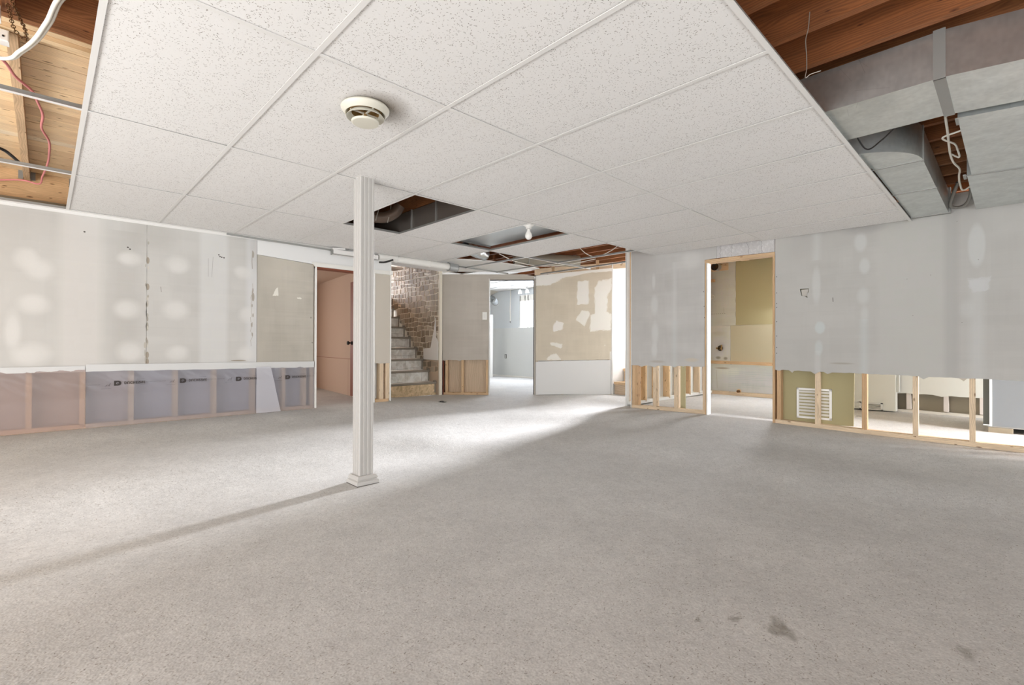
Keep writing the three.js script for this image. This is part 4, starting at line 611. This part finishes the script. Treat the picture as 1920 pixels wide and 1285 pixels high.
// round ceiling diffuser
{
  const t = thing('ceiling_diffuser', 'round cream air diffuser with a hanging centre disc under the ceiling tiles', 'air vent', [1.075, H - 0.001, 2.105]);
  const lathe = (p, n = 48) => new THREE.LatheGeometry(p.map((a) => new THREE.Vector2(...a)), n);
  part('outer_ring', lathe([[0.078, -0.006], [0.086, -0.034], [0.092, -0.036], [0.108, -0.016], [0.11, -0.008], [0.104, 0.0], [0.078, 0.0], [0.078, -0.006]]), M.cream, t);
  part('throat', lathe([[0.076, 0.0], [0.074, -0.026], [0.07, -0.03], [0.06, -0.004], [0.0, -0.004]]), std(0x9c7a46, 0.6), t, 'tan inner throat');
  part('middle_ring', lathe([[0.062, -0.03], [0.084, -0.052], [0.086, -0.05], [0.066, -0.026], [0.062, -0.03]]), M.cream, t);
  part('centre_disc', lathe([[0.0, -0.078], [0.056, -0.078], [0.062, -0.074], [0.063, -0.068], [0.058, -0.066], [0.0, -0.069]]), M.cream, t);
  part('spindle', lathe([[0.0, -0.07], [0.007, -0.07], [0.007, -0.004], [0, -0.004]], 12), M.brass, t); part('bridge', [bx(-0.074, 0.074, -0.034, -0.028, -0.003, 0.003), bx(-0.003, 0.003, -0.034, -0.028, -0.074, 0.074)], M.cream, t);
}
// bulb in its porcelain holder
{
  const t = thing('ceiling_bulb', 'bare white bulb in a porcelain holder at the corner of the metal-backed ceiling gap', 'light bulb', [3.24, H + 0.03, 3.135]);
  part('holder', new THREE.LatheGeometry([[0, 0], [0.055, 0], [0.058, -0.012], [0.05, -0.028], [0.028, -0.04], [0.026, -0.06], [0.0, -0.06]].map((p) => new THREE.Vector2(...p)), 32), M.porcelain, t);
  part('bulb', new THREE.LatheGeometry([[0.013, -0.058], [0.014, -0.075], [0.02, -0.09], [0.03, -0.108], [0.0325, -0.125], [0.028, -0.145], [0.016, -0.157], [0, -0.161]].map((p) => new THREE.Vector2(...p)), 32), M.glassBulb, t);
  part('screw_shell', new THREE.CylinderGeometry(0.0135, 0.0135, 0.02, 16).translate(0, -0.066, 0), M.galvDull, t);
}
// light switch, drain
{
  const c = Math.SQRT1_2; const s = thing('light_switch', 'white rocker light switch beside the back room doorway', 'light switch', [4.978, 0.455, 5.772], -Math.PI / 4);
  part('plate', cbx(-0.036, 0.036, -0.06, 0.06, 0.0005, 0.007, 0.002), M.porcelain, s); part('rocker', cbx(-0.017, 0.017, -0.034, 0.034, 0.006, 0.011, 0.002), M.white, s);
  const u = 3.80, v = 5.26, d = thing('floor_drain', 'small dark drain fitting in the concrete near the stair foot', 'drain', [u, floorH(u, v), v]);
  part('rim', new THREE.TorusGeometry(0.05, 0.008, 8, 28).rotateX(Math.PI / 2).scale(1, 0.8, 1).translate(0, 0.006, 0), M.galvDull, d); part('grate', new THREE.CylinderGeometry(0.045, 0.045, 0.006, 24).translate(0, 0.004, 0), M.darkMetal, d); part('plug', cbx(-0.03, 0.012, 0.006, 0.02, -0.02, 0.015, 0.003), M.rubber, d);
}

// ------------------------------------------------------------------ ducts
const cleat = (parent, g) => part('drive_cleat', g, M.galvDull, parent);
{
  const B = 1.135, T = 1.335;
  const tr = thing('trunk_duct', 'big galvanised trunk duct running past the open joists by the tile edge', 'duct', [2.95, B, 0.4]);
  part('duct_section', bx(-0.23, 0.23, 0, 0.2, -3.6, 0.19), M.metal, tr);
  part('duct_section', bx(-0.23, 0.235, 0.0, 0.2, 0.0, 1.5).applyMatrix4(new THREE.Matrix4().set(1, 0, 0.24, 0, 0, 1, 0, 0, 0, 0, 1, 0, 0, 0, 0, 1)).translate(0, 0.0005, 0.196), M.metal, tr);
  cleat(tr, [bx(-0.236, 0.236, -0.006, 0.0, 0.165, 0.205), bx(-0.237, -0.23, -0.006, 0.206, 0.165, 0.205)]);
  const pl = thing('wide_duct', 'wide flat grey metal duct filling the corner of the ceiling above the right wall', 'duct', [3.2, B, 0.2]);
  const sec = (pts) => part('duct_section', sheet(pts.map(([x, z]) => [x, -z]), 0, 0.2).rotateX(-Math.PI / 2).translate(0, 0.2, 0), M.metal, pl);
  sec([[0.06, 0.01], [1.195, 0.01], [1.195 + 0.29, 1.3], [0.06 + 0.29, 1.3]]); sec([[1.205, -0.012], [2.345, -0.012], [2.36, 1.3], [1.205 + 0.29, 1.3]]);
  cleat(pl, sheet([[1.19, 0.02], [1.206, 0.02], [1.5, -1.3], [1.484, -1.3]], 0, 0.005).rotateX(-Math.PI / 2)); cleat(pl, bx(0.06, 0.15, -0.006, 0, 0.0, 0.012)); cleat(pl, bx(1.17, 1.28, -0.006, 0, -0.03, -0.015));
  const br = thing('branch_duct', 'narrow galvanised branch duct with a curved elbow running to the right wall', 'duct', [3.84, B, 0.5]);
  part('duct_section', bx(0, 0.74, 0, 0.2, -0.125, 0.12), M.metal, br); part('duct_section', bx(0.743, 1.70, 0, 0.2, -0.125, 0.12), M.metal, br);
  const q = new THREE.Shape(); q.absarc(0, 0, 0.415, Math.PI, 1.5 * Math.PI, false); q.absarc(0, 0, 0.17, 1.5 * Math.PI, Math.PI, true); q.closePath();
  const eg = new THREE.ExtrudeGeometry(q, { depth: 0.2, bevelEnabled: false, curveSegments: 24 }).rotateX(-Math.PI / 2).translate(0, 0, -0.295);
  part('elbow', eg, M.metal, br, 'curved elbow'); part('elbow_seam', new THREE.TorusGeometry(0.417, 0.005, 6, 32, Math.PI / 2).rotateX(Math.PI / 2).rotateY(-Math.PI / 2).rotateY(-Math.PI / 2).translate(0, 0.002, -0.295), M.galvDull, br); part('duct_section', bx(-0.415, -0.17, 0, 0.2, -1.9, -0.3), M.metal, br);
  for (const u of [0.0, 0.742]) cleat(br, bx(u - 0.007, u + 0.007, -0.005, 0.0, -0.13, 0.125)); part('corner_clip', bx(-0.01, 0.012, -0.008, 0.21, 0.112, 0.126), M.galvDull, br);
  part('end_flange', bx(1.66, 1.70, -0.006, 0.21, -0.14, 0.135), M.galvDull, br);
  const h1 = thing('seamed_duct', 'dark sheet-metal duct with standing seams inside the ceiling gap by the post', 'duct', [2.63, 1.136, 3.9]); part('duct_section', bx(-0.05, 0.06, 0, 0.18, -0.98, 0.85), M.sheetDark, h1); for (const z of [-0.18, 0.23]) part('standing_seam', bx(-0.062, -0.05, 0, 0.185, z - 0.008, z + 0.008), M.galvDull, h1); part('end_cap', bx(-0.056, 0.064, -0.003, 0.186, -0.99, -0.98), M.foil, h1);
  const pe = thing('pipe_elbow', 'round brown pipe elbow behind the post in the ceiling gap', 'pipe', [2.32, 1.2, 4.12]); part('pipe', tube([[-0.5, 0, -0.1], [-0.2, 0, -0.05], [-0.02, 0.0, 0], [0.06, 0.05, 0.06], [0.09, 0.12, 0.1]], 0.05, 20, 40), std(0x5a4a3e, 0.5, { metalness: 0.3 }), pe); for (const k of [0, 1]) part('strap', tube([[-0.1 + 0.12 * k, 0.25, 0], [-0.1 + 0.12 * k, 0.1, 0.05], [-0.14 + 0.12 * k, -0.06, 0.06]], 0.005), M.wire, pe);
  const h2 = thing('return_pan', 'smooth pale metal pan above the ceiling gap with the bulb', 'duct', [3.5, 1.19, 3.7]); part('pan', bx(-0.31, 0.36, 0, 0.12, -0.68, 0.66), std(0xd5d9da, 0.35, { metalness: 0.65 }), h2); for (const z of [-0.68, 0.65]) part('pan_lip', bx(-0.31, 0.36, -0.012, 0, z, z + 0.01), M.galvDull, h2);
  const fx = thing('flexible_duct', 'crumpled silver flexible duct end lying in the open grid near the stairs', 'duct', [4.05, 1.225, 4.9]); { const g = new THREE.CylinderGeometry(0.07, 0.075, 0.5, 36, 24, true).rotateZ(Math.PI / 2), p = g.attributes.position; for (let i = 0; i < p.count; i++) { const x = p.getX(i), n = 1 + 0.1 * Math.sin(x * 90) * 0.4 + 0.16 * perlin.noise(x * 9, p.getY(i) * 14, p.getZ(i) * 14); p.setXYZ(i, x, p.getY(i) * n, p.getZ(i) * n); } g.computeVertexNormals(); const m = part('sleeve', g.rotateY(0.35), M.foil, fx); part('collar', new THREE.TorusGeometry(0.074, 0.008, 8, 24).rotateY(Math.PI / 2 + 0.35).translate(0.24, 0, -0.09), M.galvDull, fx); }
  const rd = thing('round_duct', 'grey round duct crossing above the bare grid in front of the plastered wall', 'duct', [5.3, 1.25, 4.75]); part('pipe', new THREE.CylinderGeometry(0.085, 0.085, 1.0, 28).rotateZ(Math.PI / 2).rotateY(-0.5), std(0xa09a8c, 0.5, { metalness: 0.4 }), rd); part('seam', new THREE.TorusGeometry(0.087, 0.006, 6, 28).rotateY(Math.PI / 2).translate(-0.3, 0, 0).rotateY(-0.5), M.galvDull, rd);
  const vp = thing('vent_pipe', 'white round vent pipe under the ceiling edge in front of the stair', 'pipe', [3.5, 1.075, 5.4]); part('pipe', new THREE.CylinderGeometry(0.046, 0.04, 1.06, 28).rotateZ(-Math.PI / 2).translate(-0.03, 0, 0), std(0xe9e7e1, 0.45), vp); for (const x of [-0.32, 0.18]) part('pipe_joint', new THREE.TorusGeometry(0.045, 0.004, 6, 28).rotateY(Math.PI / 2).translate(x, 0, 0), M.tee, vp); part('foil_collar', new THREE.CylinderGeometry(0.055, 0.053, 0.15, 28, 1, true).rotateZ(-Math.PI / 2).translate(0.56, -0.002, 0), M.foil, vp); part('collar_mouth', new THREE.CylinderGeometry(0.0545, 0.0545, 0.03, 28).rotateZ(-Math.PI / 2).translate(0.625, -0.002, 0), M.rubber, vp); part('foil_rim', new THREE.TorusGeometry(0.055, 0.005, 6, 28).rotateY(Math.PI / 2).translate(0.49, 0, 0), M.galvDull, vp);
  const cc = thing('cable_channel', 'white metal channel fixed above the red-brown doorway, half hidden by the post', 'channel', [2.36, 1.03, 5.4]); part('channel', [bx(0, 0.56, 0, 0.004, -0.03, 0.03), bx(0, 0.56, 0, 0.055, 0.026, 0.03), bx(0, 0.56, 0, 0.055, -0.03, -0.026)], M.tee, cc); part('end_plate', bx(-0.008, 0.0, -0.002, 0.06, -0.03, 0.03), M.galvDull, cc); part('bracket', board([-0.01, 0.06, 0.03], [0.14, 0.075, 0.03], 0.02, 0.006), M.tee, cc);
}

// ------------------------------------------------------------------ cables, wires and small ironwork overhead
function cable(name, label, cat, pts, r, mat, extra) { const p0 = pts[0], t = thing(name, label, cat, p0); const rel = pts.map(([u, h, v]) => [u - p0[0], h - p0[1], -(v - p0[2])]); part(name.includes('wire') ? 'wire' : name.includes('chain') ? 'chain' : 'sheath', tube(rel, r), mat, t); if (extra) extra(t, rel); return t; }
cable('electric_cable', 'thick white electric cable looping down from the joists at top left', 'cable', [[0.2, 1.34, 2.35], [0.05, 1.24, 2.32], [0.0, 1.2, 2.5], [-0.035, 1.2, 2.68], [-0.08, 1.2, 2.83], [-0.13, 1.2, 2.95], [-0.5, 1.24, 3.1]], 0.0075, M.cableWhite);
cable('electric_cable', 'thin white electric cable running beside the thick white one at top left', 'cable', [[0.22, 1.34, 2.36], [0.06, 1.245, 2.335], [0.012, 1.205, 2.51], [-0.024, 1.205, 2.69], [-0.07, 1.204, 2.84], [-0.12, 1.204, 2.955], [-0.48, 1.25, 3.12]], 0.005, M.cableWhite);
cable('electric_cable', 'pink electric cable wandering across the open joists at far left', 'cable', [[-0.3, 1.27, 2.9], [-0.146, 1.25, 3.073], [-0.102, 1.25, 3.248], [-0.051, 1.25, 3.364], [-0.033, 1.25, 3.493], [-0.013, 1.25, 3.676], [-0.018, 1.25, 3.908], [0.014, 1.25, 4.133], [0.016, 1.25, 4.424], [0.011, 1.25, 4.625], [-0.016, 1.25, 5.02], [-0.046, 1.25, 5.3], [-0.12, 1.27, 5.34], [-0.4, 1.25, 5.55]], 0.0062, M.cablePink, (t) => { });
cable('electric_cable', 'short black cable clipped to the bare tee at far left', 'cable', [[-0.5, 1.2, 4.1], [-0.199, 1.18, 4.25], [-0.158, 1.178, 4.345], [-0.123, 1.17, 4.458]], 0.009, M.cableBlack);
{ const t = thing('chain', 'dark bronze lamp chain looped below the beam at top left', 'chain', [-0.09, 1.25, 2.545]); const cv = new THREE.CatmullRomCurve3([[-0.03, 0.08, 0.1], [0, 0, 0], [0.013, 0, -0.088], [0.03, -0.01, -0.18], [0.024, -0.012, -0.247], [0.002, 0, -0.231], [-0.016, 0.03, -0.095]].map((p) => new THREE.Vector3(...p))); const gs = []; for (let i = 0; i < 40; i++) { const p = cv.getPointAt(i / 39), d = cv.getTangentAt(i / 39); const g = new THREE.TorusGeometry(0.006, 0.0016, 6, 12).scale(1.5, 1, 1).rotateX(i % 2 ? Math.PI / 2 : 0); const q = new THREE.Quaternion().setFromUnitVectors(new THREE.Vector3(1, 0, 0), d); g.applyQuaternion(q).translate(p.x, p.y, p.z); gs.push(g); } part('links', gs, M.bronze, t); }
{ const mk = (u, h, v, l) => { const b = thing('junction_box', l, 'junction box', [u, h, v]); part('box', cbx(-0.05, 0.02, -0.0, 0.05, -0.025, 0.03, 0.005), M.porcelain, b); part('screw', new THREE.CylinderGeometry(0.004, 0.004, 0.004, 10).rotateX(Math.PI / 2).translate(0.003, 0.02, 0.031), M.darkMetal, b); }; mk(-0.135, 1.28, 2.99, 'white plastic electrical box under the joist at the left picture edge'); mk(-0.15, 1.27, 2.77, 'white plastic electrical box by the lamp chain at the top left corner'); }
cable('hanger_wire', 'thin hanger wire dropping from the joist to the tile edge at upper right', 'wire', [[2.3, 1.40, 0.59], [2.3, 1.33, 0.596], [2.296, 1.288, 0.604], [2.3, 1.22, 0.602], [2.3, 1.164, 0.602], [2.3, 1.128, 0.606], [2.3, 1.136, 0.59], [2.302, 1.137, 0.55]], 0.0018, M.wire);
cable('electric_cable', 'white electric cable snaking along the gap between the two ducts at right', 'cable', [[3.3, 1.3, 0.25], [3.41, 1.2, 0.245], [3.655, 1.2, 0.254], [4.075, 1.2, 0.271], [4.27, 1.2, 0.268], [4.45, 1.2, 0.25], [4.63, 1.2, 0.263], [4.86, 1.2, 0.271], [5.08, 1.2, 0.259], [5.0, 1.22, 0.2]], 0.006, M.cableWhite);
cable('electric_cable', 'white cable loop springing sideways in the gap between the ducts at right', 'cable', [[3.68, 1.23, 0.13], [3.66, 1.2, 0.2], [3.71, 1.2, 0.279], [3.88, 1.2, 0.239], [3.99, 1.2, 0.234], [4.17, 1.2, 0.24], [4.14, 1.22, 0.27]], 0.005, M.cableWhite);
cable('flexible_conduit', 'curled grey armoured conduit where the duct gap meets the right wall', 'conduit', [[5.1, 1.28, 0.22], [5.36, 1.2, 0.24], [5.45, 1.16, 0.28], [5.48, 1.16, 0.33], [5.42, 1.17, 0.36], [5.3, 1.22, 0.34], [5.2, 1.3, 0.3]], 0.013, std(0x8d8a84, 0.4, { metalness: 0.6 }));
cable('black_wire', 'black wire resting on the curved duct elbow beside the tile edge', 'wire', [[3.3, 1.2, 0.62], [3.38, 1.125, 0.58], [3.3, 1.13, 0.5], [3.2, 1.15, 0.42], [3.16, 1.16, 0.36]], 0.004, M.cableBlack);
cable('black_hose', 'short grey-black hose hanging behind the post beside the white vent pipe', 'hose', [[2.92, 1.0, 5.35], [2.99, 1.008, 5.34], [3.05, 1.03, 5.335], [3.1, 1.05, 5.335]], 0.011, M.rubber);
cable('ceiling_wire', 'loose white wire sagging across the stone stair wall', 'wire', [[4.22, 1.07, 5.6], [4.15, 1.03, 5.9], [4.05, 1.0, 6.2], [3.9, 0.98, 6.5], [3.8, 1.0, 6.7]], 0.005, M.cableWhite);
cable('ceiling_wire', 'white wire draped over the bare ceiling grid by the plastered wall', 'wire', [[4.3, 1.2, 4.7], [4.7, 1.16, 4.8], [5.1, 1.13, 4.7], [5.4, 1.16, 4.4], [5.6, 1.22, 4.1]], 0.006, M.cableWhite);
cable('ceiling_wire', 'white wire bent over the dark timber gap above the bare grid', 'wire', [[4.9, 1.3, 3.9], [5.0, 1.17, 3.8], [5.15, 1.15, 3.75], [5.25, 1.22, 3.6], [5.3, 1.3, 3.5]], 0.005, M.cableWhite);

// ------------------------------------------------------------------ scale to metres, aim the lights, shadows, render
for (const o of scene.children) { if (o === camera) continue; o.position.multiplyScalar(S); if (!o.isLight) o.scale.multiplyScalar(S); }
for (const l of LIGHTS) l.lookAt(l.userData.look[0] * S, l.userData.look[1] * S, l.userData.look[2] * S);
scene.traverse((o) => { if (o.isMesh) { o.castShadow = true; o.receiveShadow = true; } });
renderer.render(scene, camera);
